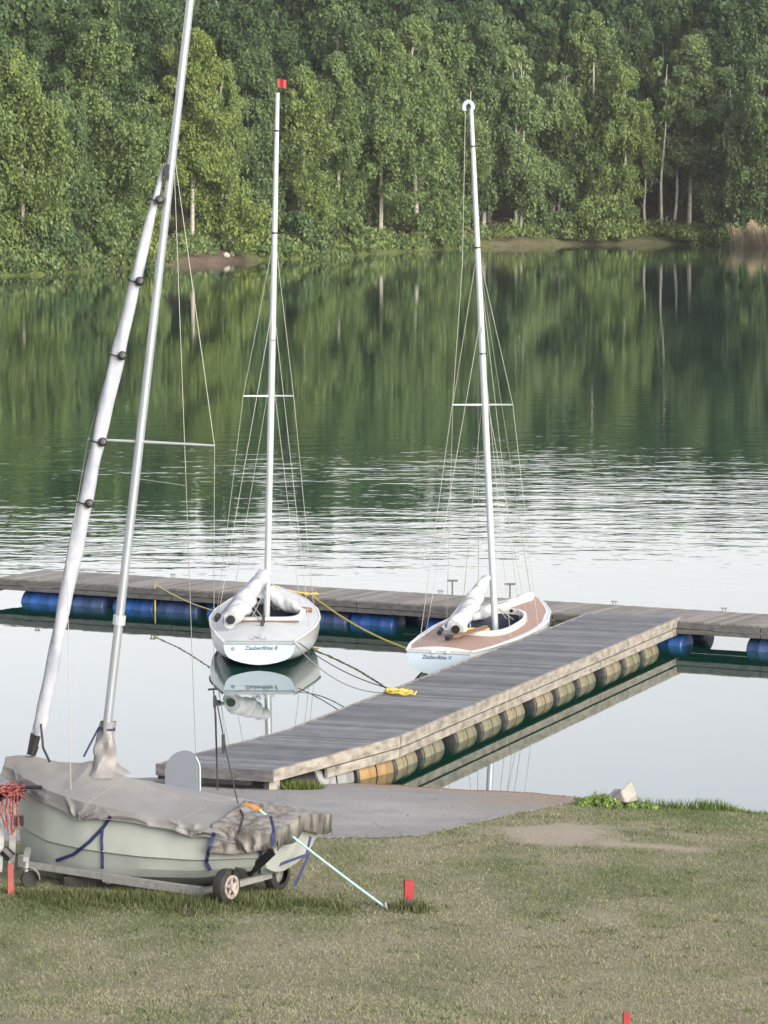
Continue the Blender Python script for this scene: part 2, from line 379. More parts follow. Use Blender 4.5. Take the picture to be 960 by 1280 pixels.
k = np.clip(1 - (d + .05) / .1, 0, 1)[:, None]; base = base * (1 - k) + wet * k
tag(npobj('slipway', V, Fq, M['asphalt'], cols=base, smooth=True), kind='structure')

rg = np.random.default_rng(12); GVs = []
for i in range(420):
    x = rg.uniform(-5, 2.7); y = float(fbx(x)) + rg.normal() * .12 if i % 3 else float(fbx(x)) + rg.random() * (float(yedge(x)) - float(fbx(x)))
    r = rg.uniform(.008, .024); z = float(gz(x, y)) + .006
    GVs += [(x - r, y, z), (x, y - r * .8, z + r * .5), (x + r, y, z), (x, y + r * .6, z + r)]
V = np.array(GVs); cg = np.repeat(rg.uniform(.1, .32, 420), 4)[:, None] * np.array((1, .95, .88))
tag(npobj('gravel', V, np.arange(len(V)).reshape(-1, 4), M['asphalt'], cols=cg), 'loose grit along the slipway edge', None, None, 'stuff')

# ------------------------------------------------------------------ water
m, nt, b = newmat('lake water')
b.inputs['Base Color'].default_value = (.005, .038, .027, 1); b.inputs['Roughness'].default_value = .02
b.inputs['IOR'].default_value = 1.95; b.inputs['Specular Tint'].default_value = (.97, 1, 1, 1)
tc = ND(nt, 'ShaderNodeTexCoord'); sp = ND(nt, 'ShaderNodeSeparateXYZ'); nt.links.new(tc.outputs['Object'], sp.inputs[0])
def ramp_y(pts):
    """piecewise weight along Y by chained map ranges"""
    mr = ND(nt, 'ShaderNodeMapRange'); mr.inputs[1].default_value = 40; mr.inputs[2].default_value = 440
    nt.links.new(sp.outputs['Y'], mr.inputs[0])
    fc = ND(nt, 'ShaderNodeFloatCurve'); cv = fc.mapping.curves[0]
    P = [((y - 40) / 400, w) for y, w in pts]
    cv.points[0].location = P[0]; cv.points[-1].location = P[-1]
    for p in P[1:-1]: cv.points.new(*p)
    for p in cv.points: p.handle_type = 'VECTOR'
    fc.mapping.update(); nt.links.new(mr.outputs[0], fc.inputs['Value']); return fc.outputs[0]
amp = ramp_y([(40, .02), (64, .04), (70, .14), (78, .42), (88, .70), (100, .66), (112, .38), (126, .20), (175, .12), (440, .2)])
mp = ND(nt, 'ShaderNodeMapping'); mp.inputs['Scale'].default_value = (.6, 1, 1); mp.inputs['Rotation'].default_value = (0, 0, .18)
nt.links.new(tc.outputs['Object'], mp.inputs[0])
n1 = ND(nt, 'ShaderNodeTexNoise', i_Scale=.95, i_Detail=3.0, i_Roughness=.55); nt.links.new(mp.outputs[0], n1.inputs['Vector'])
n3 = ND(nt, 'ShaderNodeTexNoise', i_Scale=.06, i_Detail=2); nt.links.new(tc.outputs['Object'], n3.inputs['Vector'])
pm = ND(nt, 'ShaderNodeMapRange'); pm.inputs[1].default_value = .35; pm.inputs[2].default_value = .65; pm.inputs[3].default_value = .35; pm.inputs[4].default_value = 1.5
nt.links.new(n3.outputs['Fac'], pm.inputs[0])
a1 = ND(nt, 'ShaderNodeMath', operation='MULTIPLY'); nt.links.new(amp, a1.inputs[0]); nt.links.new(pm.outputs[0], a1.inputs[1])
hh = ND(nt, 'ShaderNodeMath', operation='MULTIPLY'); nt.links.new(n1.outputs['Fac'], hh.inputs[0]); nt.links.new(a1.outputs[0], hh.inputs[1])
bp = ND(nt, 'ShaderNodeBump', i_Strength=1.0, i_Distance=.030)
nt.links.new(hh.outputs[0], bp.inputs['Height']); nt.links.new(bp.outputs['Normal'], b.inputs['Normal'])
M['water'] = m
wx = np.linspace(-700, 700, 15); wy = np.array([30, 60, 100, 200, 300, 450, 700.])
XX, YY = np.meshgrid(wx, wy); V = np.stack([XX, YY, 0 * XX], -1).reshape(-1, 3); ny, nx = XX.shape; idx = np.arange(ny * nx).reshape(ny, nx)
Fq = np.stack([idx[:-1, :-1], idx[:-1, 1:], idx[1:, 1:], idx[1:, :-1]], -1).reshape(-1, 4)
tag(npobj('lake_water', V, Fq, m), kind='structure')

# ------------------------------------------------------------------ far bank
SHPX = [(-500, 372), (-160, 354), (0, 345), (60, 343), (110, 338), (200, 332), (325, 325), (420, 321), (500, 316), (600, 309), (700, 306), (800, 306), (880, 306), (960, 309), (1100, 312), (1500, 318)]
SH = [at_z(px, py, 0) for px, py in SHPX]
SHX = np.array([-700] + [p.x for p in SH] + [700]); SHY = np.array([150] + [p.y for p in SH] + [330])
def ysh(x):
    x = np.asarray(x, float)
    return np.interp(x, SHX, SHY) + (fbm(x * .12, x * 0, 51, 3) - .45) * 7 + (vnoise(x * .7, x * 0, 52) - .5) * 1.6
def fz(x, y):
    d = np.asarray(y) - ysh(x)
    z = np.interp(d, [-20, -2, 0, 1.2, 3, 12, 40, 90, 260, 900], [-3, -.5, 0, .55, .8, 1.6, 4.0, 9, 22, 40])
    return z + np.where(d > 0, (fbm(np.asarray(x) * .25, np.asarray(y) * .25, 53) - .47) * 1.0 * np.clip(d / 3, 0, 1), 0)
xs = np.concatenate([np.linspace(-700, -90, 40), np.arange(-88, 90, .8), np.linspace(92, 700, 40)])
ds = np.concatenate([np.array([-20, -5, -2, -1, -.3]), np.arange(0, 8, .5), np.arange(8, 60, 3.0), np.array([70, 90, 120, 180, 260, 400, 700])])
XX, DD = np.meshgrid(xs, ds); YY = ysh(XX) + DD; ZZ = fz(XX, YY)
V = np.stack([XX, YY, ZZ], -1).reshape(-1, 3); ny, nx = XX.shape; idx = np.arange(ny * nx).reshape(ny, nx)
Fq = np.stack([idx[:-1, :-1], idx[:-1, 1:], idx[1:, 1:], idx[1:, :-1]], -1).reshape(-1, 4)
dsh = DD.reshape(-1); nn = fbm(V[:, 0] * .22, V[:, 0] * 0 + 3, 54); nb = fbm(V[:, 0] * .8, V[:, 1] * .8, 55)
soil = np.array((.085, .064, .05)); litter = np.array((.055, .05, .028)); gr = np.array((.085, .11, .035))
pxv = V[:, 0] / V[:, 1] * F + 480
bare = np.clip(np.maximum(np.exp(-((pxv - 262) / 55) ** 4), np.exp(-((pxv - 715) / 125) ** 4) * .6) + (nn - .5) * .6, 0, 1)
col = gr * (1 - bare[:, None]) + soil * bare[:, None]
kk = np.clip((dsh - 5) / 4, 0, 1)[:, None]; col = col * (1 - kk) + litter * kk
col = col * (.7 + .6 * nb)[:, None]
tag(npobj('far_bank', V, Fq, M['bank'], cols=col, smooth=True), kind='structure')

# ------------------------------------------------------------------ trees
def clump_leaves(cx, rad, nleaf, size, rng, droop=1.0, strands=0):
    """leaf sprays: quads scattered through clumps; with strands they hang in rows like birch twigs"""
    N = len(cx); tot = N * nleaf
    c = np.repeat(cx, nleaf, 0); r = np.repeat(rad, nleaf)
    u = rng.normal(size=(tot, 3)); u /= np.linalg.norm(u, axis=1)[:, None]
    rr = rng.random(tot) ** .45
    p = c + u * (r * rr)[:, None] * np.array((1, 1, .8))
    if strands:
        per = nleaf // strands; k = N * strands
        us = rng.normal(size=(k, 3)); us /= np.linalg.norm(us, axis=1)[:, None]; us[:, 2] = np.abs(us[:, 2]) * .7 - .15
        st = np.repeat(cx, strands, 0) + us * (np.repeat(rad, strands) * (.45 + .6 * rng.random(k)))[:, None]
        ln = np.repeat(rad, strands) * (.5 + 1.3 * rng.random(k)) * droop
        m_ = np.repeat(np.arange(k), per)[:tot]; q = rng.random(len(m_))
        ps = st[m_] + rng.normal(size=(len(m_), 3)) * .13; ps[:, 2] -= q * ln[m_]; ps[:, :2] += us[m_][:, :2] * (q * .25)[:, None]
        p[:len(ps)] = ps; u[:len(ps)] = us[m_]
    else:
        p[:, 2] -= rng.random(tot) ** 2 * r * .9 * droop
    nrm = u * .9 + rng.normal(size=(tot, 3)) * .65 + np.array((0, 0, .35)); nrm /= np.linalg.norm(nrm, axis=1)[:, None]
    a = np.cross(nrm, np.array((.05, .02, 1.0))); a /= np.linalg.norm(a, axis=1)[:, None] + 1e-9
    b = np.cross(nrm, a)
    s = size * (.55 + .9 * rng.random(tot)); th = rng.normal(size=tot) * .5
    a2 = a * np.cos(th)[:, None] + b * np.sin(th)[:, None]; b2 = -a * np.sin(th)[:, None] + b * np.cos(th)[:, None]
    w = (s * .40)[:, None]; h = (s * .72)[:, None]
    V = np.stack([p - b2 * h, p + a2 * w + nrm * w * .3, p + b2 * h, p - a2 * w + nrm * w * .3], 1)
    return V.reshape(-1, 3)
def quads(n): return np.arange(n).reshape(-1, 4)
def crown_pts(H, R, base, rng, nclump, shape='birch'):
    t = rng.random(nclump) ** .85; t = np.sort(t)
    if shape == 'birch':
        prof = np.interp(t, [0, .12, .35, .6, .85, 1], [.55, .85, 1.0, .92, .66, .30])
    elif shape == 'bush':
        prof = np.interp(t, [0, .3, .7, 1], [1.0, 1.0, .75, .25])
    elif shape == 'pine':
        prof = np.interp(t, [0, .3, .7, 1], [.75, 1.0, .8, .2])
    else:
        prof = np.interp(t, [0, .2, .5, .8, 1], [.6, .95, 1, .7, .2])
    th = rng.random(nclump) * 2 * PI; lob = 1 + .32 * np.sin(th * 2 + rng.random() * 6 + t * 4) + .22 * np.sin(th * 3 + t * 9 + rng.random() * 6)
    rad = R * prof * lob * (rng.random(nclump) ** .45)
    z = base + t * (H - base)
    return np.stack([rad * np.cos(th), rad * np.sin(th), z], 1), t
def make_tree(seed, H, R, base, nclump, nleaf, size, shape='birch', lean=(0, 0), forks=1):
    rng = np.random.default_rng(seed)
    cp, t = crown_pts(H - .6, R, base, rng, nclump, shape)
    cr = (R * .34) * (.6 + .7 * rng.random(nclump)) * np.interp(t, [0, .7, 1], [1, .95, .6]); keepc = fbm(cp[:, 0] * .4 + seed, cp[:, 2] * .35, 7 + seed % 50, 2) > .25; cp, cr, t = cp[keepc], cr[keepc], t[keepc]; nclump = len(cp)
    lx = np.array(lean); cp[:, :2] += (cp[:, 2:3] / H) ** 1.5 * lx * H
    LV = clump_leaves(cp, cr, nleaf, size, rng, 1.25 if shape == 'birch' else .5, strands=(max(4, nleaf // 15) if shape == 'birch' else 0))
    tk = MB()
    for k in range(forks):
        off = Vector((rng.normal() * .5, rng.normal() * .5, 0)) if forks > 1 else Vector((0, 0, 0))
        spread = Vector((rng.normal() * .05, rng.normal() * .05, 0)) if forks > 1 else Vector((0, 0, 0))
        pts = []; rs = []
        for i in range(9):
            q = i / 8; z = q * H * .93
            pts.append(Vector(((z / H) ** 1.5 * lean[0] * H + math.sin(q * 5 + seed) * .15, (z / H) ** 1.5 * lean[1] * H + math.cos(q * 4 + seed) * .15, z - .4 if i == 0 else z)) + off + spread * z)
            rs.append(.018 + (.0085 * H + .03) * (1 - q) ** .8 / (forks ** .4))
        tk.tube(pts, rs, 7)
        for i in range(10 if forks == 1 else 5):
            j = int(rng.integers(0, nclump)); c = Vector(cp[j]); zz = max(base * .7, c.z - R * .9)
            q = min(max(zz / (H * .93), 0), 1); kk = min(int(q * 8), 7); s0 = pts[kk].lerp(pts[kk + 1], q * 8 - kk)
            tk.tube([s0, s0.lerp(c, .5) + Vector((0, 0, .3)), c], [.05, .035, .015], 5)
    return LV, tk
VARS = []
for i, (H, R, base, nc, nl, shp, lean, fk) in enumerate([
        (21, 3.2, 2.2, 105, 390, 'birch', (.03, 0), 1), (22, 2.9, 3.0, 105, 390, 'birch', (-.04, .0), 1), (19, 3.6, 1.2, 110, 390, 'birch', (.0, 0), 1),
        (20, 2.6, 3.2, 90, 390, 'birch', (.05, 0), 2), (23, 3.4, 2.6, 115, 390, 'birch', (-.02, 0), 1), (18, 3.0, 1.0, 100, 390, 'birch', (.02, 0), 2),
        (24, 2.3, 8.0, 60, 330, 'birch', (.04, 0), 1), (23, 3.6, 4.0, 110, 390, 'round', (0, 0), 1), (24, 3.0, 6.0, 90, 390, 'pine', (0, 0), 1)]):
    VARS.append((H, make_tree(100 + i, H, R, base, nc, nl, .225, shp, lean, fk)))
protos = {}
def tree(name, label, cat, x, y, H, var, tint, group, rz=None, bark='birch_bark', wid=1.0):
    h0, (LV, tk) = VARS[var]; s = H / h0
    t = thing(name, label, cat, (x, y, float(fz(x, y)) - .1), group)
    key = (var, bark)
    if key not in protos:
        tr = obj('trunk', tk, M[bark], t, smooth=True, world=False)
        if ('c', var) not in protos:
            cr = npobj('crown', LV, quads(len(LV)), M['leaf'], t); protos[('c', var)] = cr.data
        else:
            cr = bpy.data.objects.new('crown', protos[('c', var)]); C.objects.link(cr); cr.parent = t
        protos[key] = tr.data
    else:
        tr = bpy.data.objects.new('trunk', protos[key]); C.objects.link(tr); tr.parent = t
        cr = bpy.data.objects.new('crown', protos[('c', var)]); C.objects.link(cr); cr.parent = t
    cr.color = (tint[0], tint[1], tint[2], 1)
    t.rotation_euler = (0, 0, rz if rz is not None else random.random() * 6.28); t.scale = (s * wid, s * wid, s)
    return t
def shore_at(px, inland):
    """ground point on the far bank seen in the direction px, that far behind the water's edge"""
    k = (px - 480) / F; y = 340.0
    for _ in range(12): y = float(ysh(k * y)) + inland
    return k * y, y
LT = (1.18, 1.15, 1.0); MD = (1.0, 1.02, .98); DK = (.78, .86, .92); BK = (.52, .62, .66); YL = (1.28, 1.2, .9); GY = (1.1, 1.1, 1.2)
GF = 'birches along the far shore'
FRONT = [  # px, top py, inland, variant, tint, rz, width, label
    (-48, 40, 7, 2, MD, .3, 1.1, 'birch half cut off at the left edge of the far shore'),
    (28, 52, 6, 2, LT, 1.2, 1.05, 'pale green bushy birch on the far shore, leftmost whole crown, left of the tallest mast'),
    (82, 75, 9, 5, DK, 2.0, .9, 'dark narrow birch between the leftmost pale birch and the first broad birch'),
    (133, 18, 7, 4, MD, .5, 1.05, 'broad mid green birch with a white trunk streak, left of the furled jib'),
    (186, 95, 6, 5, MD, 4.0, .9, 'mid green birch on the far shore directly behind the upper end of the furled jib'),
    (243, 22, 8, 7, YL, 2.2, .85, 'yellowish birch just right of the tallest mast, bulging over the bare earth bank'),
    (281, 70, 5, 0, LT, 3.3, .85, 'light green birch above the earth bank, left of the mast with the red flag'),
    (330, 55, 10, 1, DK, .2, .9, 'dark birch on the far shore just left of the red masthead flag'),
    (378, 78, 6, 0, LT, 1.1, 1.0, 'pale drooping birch just right of the red masthead flag'),
    (424, 60, 8, 1, MD, 5.2, .95, 'slender birch with a leaning pale trunk, second crown right of the red flag'),
    (474, 30, 6, 4, MD, 2.6, .95, 'tall birch third right of the red flag, midway between the two moored masts'),
    (520, 15, 7, 0, MD, 3.7, .95, 'tall birch with long hanging sprays a little left of the bare masthead'),
    (560, 22, 5, 4, MD, .9, .9, 'tall full birch foliated down to the water just left of the right mast'),
    (606, 25, 11, 1, DK, 1.9, .95, 'dark birch directly behind the bent white masthead'),
    (650, 50, 6, 3, GY, 2.4, 1.05, 'grey green twin trunk birch right of the bent masthead, pale stems at its foot'),
    (694, 68, 8, 5, GY, .6, 1.0, 'grey green birch with drooping crown, second right of the bent masthead'),
    (738, 8, 9, 4, MD, 4.4, .95, 'tallest mid green birch between the right mast and the three white trunks'),
    (778, 80, 5, 0, LT, 5.4, .9, 'birch with hanging crown overhanging the dark gap, left of the three white trunks'),
    (862, 32, 9, 7, GY, 1.4, .95, 'broad pale grey green birch right of the three white trunks'),
    (915, 78, 10, 3, DK, 2.9, 1.0, 'dark birch behind the reeds, right of the broad pale birch'),
    (952, 50, 8, 2, GY, 3.9, 1.0, 'grey green birch above the dry reeds at the right edge'),
    (1008, 40, 8, 1, MD, .8, 1.0, 'birch half cut off at the right edge of the far shore'),
]
def top_h(px, py, x, y):
    return at_y(px, py, y).z - float(fz(x, y))
for px, py, inl, var, tint, rz, wid, lab in FRONT:
    x, y = shore_at(px, inl); H = top_h(px, py, x, y)
    tree('birch_tree', lab, 'tree', x, y, H, var, tint, GF, rz, wid=wid * VARS[var][0] / H * (H / 20))
for px, py, inl, rz, lab in [(806, 175, 7, 1.0, 'short thin white birch trunk, first of three beside the dark gap'),
                             (824, 78, 6, 2.0, 'tall thin white birch trunk, middle one of three beside the dark gap'),
                             (841, 110, 8, 3.0, 'thin leaning white birch trunk, last of three beside the dark gap')]:
    x, y = shore_at(px, inl); H = top_h(px, py, x, y)
    t = thing('birch_tree', lab, 'tree', (x, y, float(fz(x, y)) - .2), GF)
    mb = MB(); lean = {806: -.03, 824: .04, 841: .07}[px]; n = 10
    pts = [Vector((x + lean * H * (i / n) ** 1.2 + .12 * math.sin(i * 1.1 + px), y, t.location.z + H * i / n)) for i in range(n + 1)]
    mb.tube(pts, [.20 * (1 - .85 * i / n) for i in range(n + 1)], 7)
    for i in range(4, 11):
        s = pts[i - 1]; mb.tube([s, s + Vector((random.uniform(-1, 1), random.uniform(-.5, .5), .7))], [.035, .012], 5)
    obj('trunk', mb, M['birch_bark'], t, smooth=True)
    rng = np.random.default_rng(px); k = 9
    cp = np.array([[p.x - x, p.y - y, p.z - t.location.z] for p in (pts[rng.integers(6, 11)] for _ in range(k))]) + rng.normal(size=(k, 3)) * .7
    LV = clump_leaves(cp, np.full(k, .8), 60, .45, rng, 1.4)
    cr = npobj('crown', LV, quads(len(LV)), M['leaf'], t); cr.color = c4(MD)
for i in range(21):
    px = -60 + i * 52 + random.uniform(-14, 14); x, y = shore_at(px, random.uniform(20, 34))
    H = top_h(px, random.uniform(-25, 40), x, y)
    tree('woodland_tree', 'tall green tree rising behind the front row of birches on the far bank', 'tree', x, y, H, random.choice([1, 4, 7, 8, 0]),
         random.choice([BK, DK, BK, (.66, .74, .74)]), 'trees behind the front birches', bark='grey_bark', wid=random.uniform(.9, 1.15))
# the wood beyond reads as one mass
rng = np.random.default_rng(77); LVs = []; cols = []; tkm = MB()
small = [make_tree(300 + i, 22, 3.6, b_, 70, 150, .42, s_) for i, (s_, b_) in enumerate([('birch', 2), ('pine', 7), ('round', 3), ('birch', 5)])]
for i in range(230):
    px = rng.uniform(-430, 1390) if i > 110 else rng.uniform(-60, 1020)
    off = px < -70 or px > 1030
    inl = rng.uniform(5, 30) if (px < -70 and i % 2) else rng.uniform(34, 125)
    x, y = shore_at(px, inl); H = min(30, max(13, at_y(px, rng.uniform(-75, 12), y).z - float(fz(x, y)))); vi = int(rng.integers(0, 4)); LV, tk = small[vi]
    s = H / 22; a = rng.random() * 6.28; R = np.array([[math.cos(a), -math.sin(a), 0], [math.sin(a), math.cos(a), 0], [0, 0, 1]])
    z = float(fz(x, y)); LVs.append((LV * s) @ R.T + np.array([x, y, z]))
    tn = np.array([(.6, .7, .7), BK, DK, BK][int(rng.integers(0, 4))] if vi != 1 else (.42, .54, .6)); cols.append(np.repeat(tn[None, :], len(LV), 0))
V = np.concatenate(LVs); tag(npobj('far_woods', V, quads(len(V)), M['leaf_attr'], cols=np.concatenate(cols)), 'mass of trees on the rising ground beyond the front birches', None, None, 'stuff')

# shrubs, undergrowth, reeds on the far shore
def shrub(label, px, inl, H, R, tint, seed):
    x, y = shore_at(px, inl); rng = np.random.default_rng(seed)
    t = thing('shrub', label, 'shrub', (x, y, float(fz(x, y)) - .1), 'shrubs along the far shore')
    cp, tt = crown_pts(H, R, .2, rng, 40, 'bush'); LV = clump_leaves(cp, R * .33 * (.6 + .6 * rng.random(40)), 130, .27, rng, .6)
    LV[:, 2] = np.maximum(LV[:, 2], .02)
    cr = npobj('crown', LV, quads(len(LV)), M['leaf'], t); cr.color = c4(tint)
    mb = MB()
    for k in range(5):
        a = k * 1.26 + seed; mb.tube([(0, 0, -.2), (math.cos(a) * R * .3, math.sin(a) * R * .3, H * .4), (math.cos(a) * R * .5, math.sin(a) * R * .5, H * .8)], [.06, .04, .015], 5)
    obj('stem', mb, M['grey_bark'], t, smooth=True, world=False)
for k, a in enumerate([
        ('dark low shrub at the water, below the leftmost pale birch', 62, 2.5, 3.2, 2.2, DK),
        ('bushy dark shrub over the water, left of the furled jib', 135, 2.2, 4.0, 2.6, MD),
        ('bright yellowish shrub left of the bare earth bank', 172, 3.5, 4.6, 2.4, YL),
        ('big bright yellow green shrub standing over the bare earth bank', 292, 4, 5.4, 3.3, YL),
        ('round mid green shrub just left of the mast with red flag', 322, 3, 4.2, 2.4, LT),
        ('dark shrub at the water just right of the flagged mast', 372, 2.5, 3.4, 2.4, DK),
        ('mid green shrub at the water midway between the moored masts', 428, 2.6, 3.4, 2.8, MD),
        ('leafy shrub hanging over the water under the tall full birch', 548, 1.6, 4.2, 3.0, MD),
        ('broad leafy shrub above the brown bank, left of the dark gap', 752, 2.6, 4.6, 3.8, LT),
        ('small green shrub above the brown bank right of the right mast', 700, 3.0, 2.6, 2.4, GY),
        ('low grassy shrub at the water just left of the reeds', 868, 1.4, 1.5, 2.2, LT),
        ('dark shrub behind the dry reeds', 905, 6, 5.0, 3.2, DK)]):
    shrub(*a, 500 + k)
rng = np.random.default_rng(9); k = 520
px = rng.uniform(-420, 1380, k); px[:340] = rng.uniform(-20, 980, 340); P = []; Rr = []; cc = []
for i in range(k):
    gap = (215 < px[i] < 322) or (600 < px[i] < 860)
    inl = rng.uniform(.3, 3) if not gap else rng.uniform(3.2, 8)
    x, y = shore_at(px[i], inl); h = rng.uniform(.3, 1.6)
    P.append((x, y, float(fz(x, y)) + h * .6)); Rr.append(.7 + h * .5)
    cc.append(random.choice([MD, LT, GY, DK, (1.2, 1.0, .9)]))
LV = clump_leaves(np.array(P), np.array(Rr), 100, .26, rng, .4)
tag(npobj('undergrowth', LV, quads(len(LV)), M['leaf_attr'], cols=np.repeat(np.array(cc), 400, 0)), 'low green undergrowth along the far waterline', None, None, 'stuff')
N = 1500; px = np.minimum(rng.normal(958, 22, N), 1010) ; V = np.zeros((N, 4, 3))
for i in range(N):
    x, y = shore_at(px[i], rng.uniform(-2.2, 1.0)); h = rng.uniform(.8, 2.5) * (.55 + .8 * float(vnoise(px[i] * .13, 0, 91))); l = rng.normal() * .22; w = .022
    V[i] = [(x - w, y, -.2), (x + w, y, -.2), (x + w * 1.6 + l, y, h), (x - w * 1.2 + l, y, h)]
tag(npobj('reeds', V.reshape(-1, 3), quads(N * 4), M['reed']), 'dry pale reeds standing in the water by the right edge', None, None, 'stuff')
# loose pale stones on the earth bank
for k, (px_, lab) in enumerate([(283, 'larger pale stone on the tip of the bare earth bank'), (290, 'smaller pale stone on the tip of the bare earth bank')]):
    x, y = shore_at(px_, 1.0 + k * .3); mb = MB(); r = .32 - .1 * k
    mb.lathe((x, y, float(fz(x, y)) + .05), (.2, .1, 1), [(-.15, r), (0, r * 1.2), (.2, r * .9), (.33, .02)], 7)
    tag(obj('stone', mb, M['rock']), lab, 'stone', 'stones on the earth bank')

# ------------------------------------------------------------------ grass
def blades(N, xr, yr, hr, wr, seed, keep, colf, lean=.5):
    r = np.random.default_rng(seed)
    x = r.uniform(*xr, N); y = r.uniform(*yr, N)
    m_ = keep(x, y, r); x = x[m_]; y = y[m_]; N = len(x)
    z = gz(x, y) - .008; h = r.uniform(*hr, N); w = r.uniform(*wr, N); a = r.random(N) * 6.28; l = h * r.normal(size=N) * lean; b_ = r.random(N) * 6.28
    if colf.__code__.co_argcount == 4:
        c_, hs_ = colf(x, y, r, h); h = h * hs_
    else: c_ = colf(x, y, r)
    dx = np.cos(a) * w; dy = np.sin(a) * w
    tip = np.stack([x + np.cos(b_) * l, y + np.sin(b_) * l, z + h], -1)
    V = np.stack([np.stack([x - dx, y - dy, z], -1), np.stack([x + dx, y + dy, z], -1), tip], 1)
    return V.reshape(-1, 3), np.repeat(c_, 3, 0)
def tone_cols(x, y, r):
    g, d_ = lawn_tone(x, y)
    g = np.clip(g + r.normal(size=len(x)) * .13, 0, 1)[:, None]
    st = np.array((.218, .214, .142)); gr_ = np.array((.108, .142, .062))
    c = st * (1 - g) + gr_ * g
    return c * (.88 + .26 * r.random(len(x)))[:, None]
def keep_lawn(x, y, r):
    d = yedge(x) - y; g, dm_ = lawn_tone(x, y)
    slip = (y > fbx(x) + np.abs(r.normal(size=len(x))) * .22 * (.3 + fbm(x * 4, y * 4, 61)) + .02) & (x < 2.9)
    vis = np.abs(x) < .112 * y + 1.2
    return (d > .02) & ~slip & vis & (r.random(len(x)) > dm_ * 1.15)
V, c_ = blades(420000, (-7, 7), (28, 49.5), (.012, .040), (.003, .009), 1, keep_lawn, tone_cols, .9)
T1 = [V]; T2 = [c_]
# taller tufts left standing round the dinghy, the stake and along the water
PG0, PG1 = at_ground(230, 1146), at_ground(230, 1112); PS = at_ground(512, 1137); PCY = (PG0.y + PG1.y) / 2; PHW = (PG1.y - PG0.y) / 2
def patch(x, y):
    p = np.exp(-((x + 2.15) / 2.05) ** 4 - ((y - PCY + .12 * (x + 2)) / (PHW * .95)) ** 2)
    q = np.exp(-((x - PS.x) / .24) ** 2 - ((y - PS.y) / .28) ** 2)
    return np.clip(np.maximum(p * (.30 + 1.2 * (fbm(x * 2.5, y * 2.5, 71) - .15)), q * 1.1), 0, 1)
def tall_cols(x, y, r, h):
    g = np.clip(.75 + r.normal(size=len(x)) * .3, 0, 1)[:, None]
    c = np.array((.16, .15, .08)) * (1 - g) + np.array((.05, .078, .026)) * g
    return c * (.55 + .8 * r.random(len(x)))[:, None], np.clip(patch(x, y) * 1.1, .15, 1)
V, c_ = blades(110000, (-5, 1), (PCY - 1.8, PCY + 1.8), (.03, .18), (.004, .010), 2, lambda x, y, r: r.random(len(x)) < patch(x, y) * .9 - .05, tall_cols, .3)
tag(npobj('tall_grass', V, np.arange(len(V)).reshape(-1, 3), M['grass'], cols=c_), 'tall unmown grass round the trailer and the red stake', None, None, 'stuff')
def edge_keep(x, y, r):
    d = yedge(x) - y
    return (d > -.05) & (d < .5) & (x > 2.75) & (r.random(len(x)) < .25 + .9 * (fbm(x * 3, y * 3, 72) > .52))
def edge_cols(x, y, r, h):
    return np.array((.085, .135, .032)) * (.5 + .9 * r.random(len(x)))[:, None], .35 + .9 * vnoise(x * 2.1, y * 0, 73)
V, c_ = blades(30000, (2.6, 6.5), (45.5, 49), (.04, .16), (.004, .012), 3, edge_keep, edge_cols, .5); T1.append(V); T2.append(c_)
V, c_ = blades(2500, (-1.45, -.8), (48.0, 48.9), (.03, .16), (.004, .010), 5, lambda x, y, r: ((x + 1.1) / .3) ** 2 + ((y - 48.4) / .25) ** 2 < 1, lambda x, y, r, h: (np.array((.09, .12, .03)) * (.5 + .9 * r.random(len(x)))[:, None], 1.0), .5); T1.append(V); T2.append(c_)
def weed_keep(x, y, r):
    return keep_lawn(x, y, r) & (vnoise(x * 4.1, y * 4.1, 96) > .80)
V, c_ = blades(120000, (-7, 7), (28, 49), (.02, .06), (.004, .012), 8, weed_keep, lambda x, y, r: np.array((.075, .105, .04))[None, :] * (.7 + .6 * r.random(len(x)))[:, None], .8); T1.append(V); T2.append(c_)
V = np.concatenate(T1)
tag(npobj('lawn_grass', V, np.arange(len(V)).reshape(-1, 3), M['grass'], cols=np.concatenate(T2)), 'short dry mown grass on the near shore', None, None, 'stuff')

# ------------------------------------------------------------------ docks
def planks(mb, P, Q, width_vec, pw, th, gap=.012, seed=1):
    """planks laid across from P to Q; each runs along width_vec"""
    P = Vector(P); Q = Vector(Q); d = Q - P; L = d.length; d.normalize(); n = max(1, int(L / pw)); pw = L / n
    r = random.Random(seed)
    Wv = Vector(width_vec)
    for i in range(n):
        a = P + d * (i * pw + gap / 2); b_ = P + d * ((i + 1) * pw - gap / 2); dz = Vector((0, 0, r.uniform(-.004, .004)))
        e0 = Wv.normalized() * r.uniform(-.012, .012)
        vs = [a + e0 + dz, b_ + e0 + dz, b_ + Wv + e0 + dz, a + Wv + e0 + dz]; lo = Vector((0, 0, -th))
        mb.add(vs + [v + lo for v in vs], [(0, 1, 2, 3), (7, 6, 5, 4), (0, 4, 5, 1), (1, 5, 6, 2), (2, 6, 7, 3), (3, 7, 4, 0)])
def barrel_mb(L=.9, R=.29):
    h = L / 2
    prof = [(-h, .0), (-h, R * .9), (-h + .015, R * .97), (-h + .04, R), (-h * .52, R), (-h * .49, R * 1.03), (-h * .43, R * 1.03), (-h * .40, R), (-.018, R), (-.014, R * .96),
            (.014, R * .96), (.018, R), (h * .40, R), (h * .43, R * 1.03), (h * .49, R * 1.03), (h * .52, R), (h - .04, R), (h - .015, R * .97), (h, R * .9), (h, 0)]
    mb = MB().lathe((0, 0, 0), (1, 0, 0), prof, 22)
    mb.mi = [1 if (abs(sum(mb.v[i][0] for i in f) / 4) < .016) or min(abs(mb.v[i][0]) for i in f) > h - .045 else 0 for f in mb.f]
    return mb
barrel_me = {}
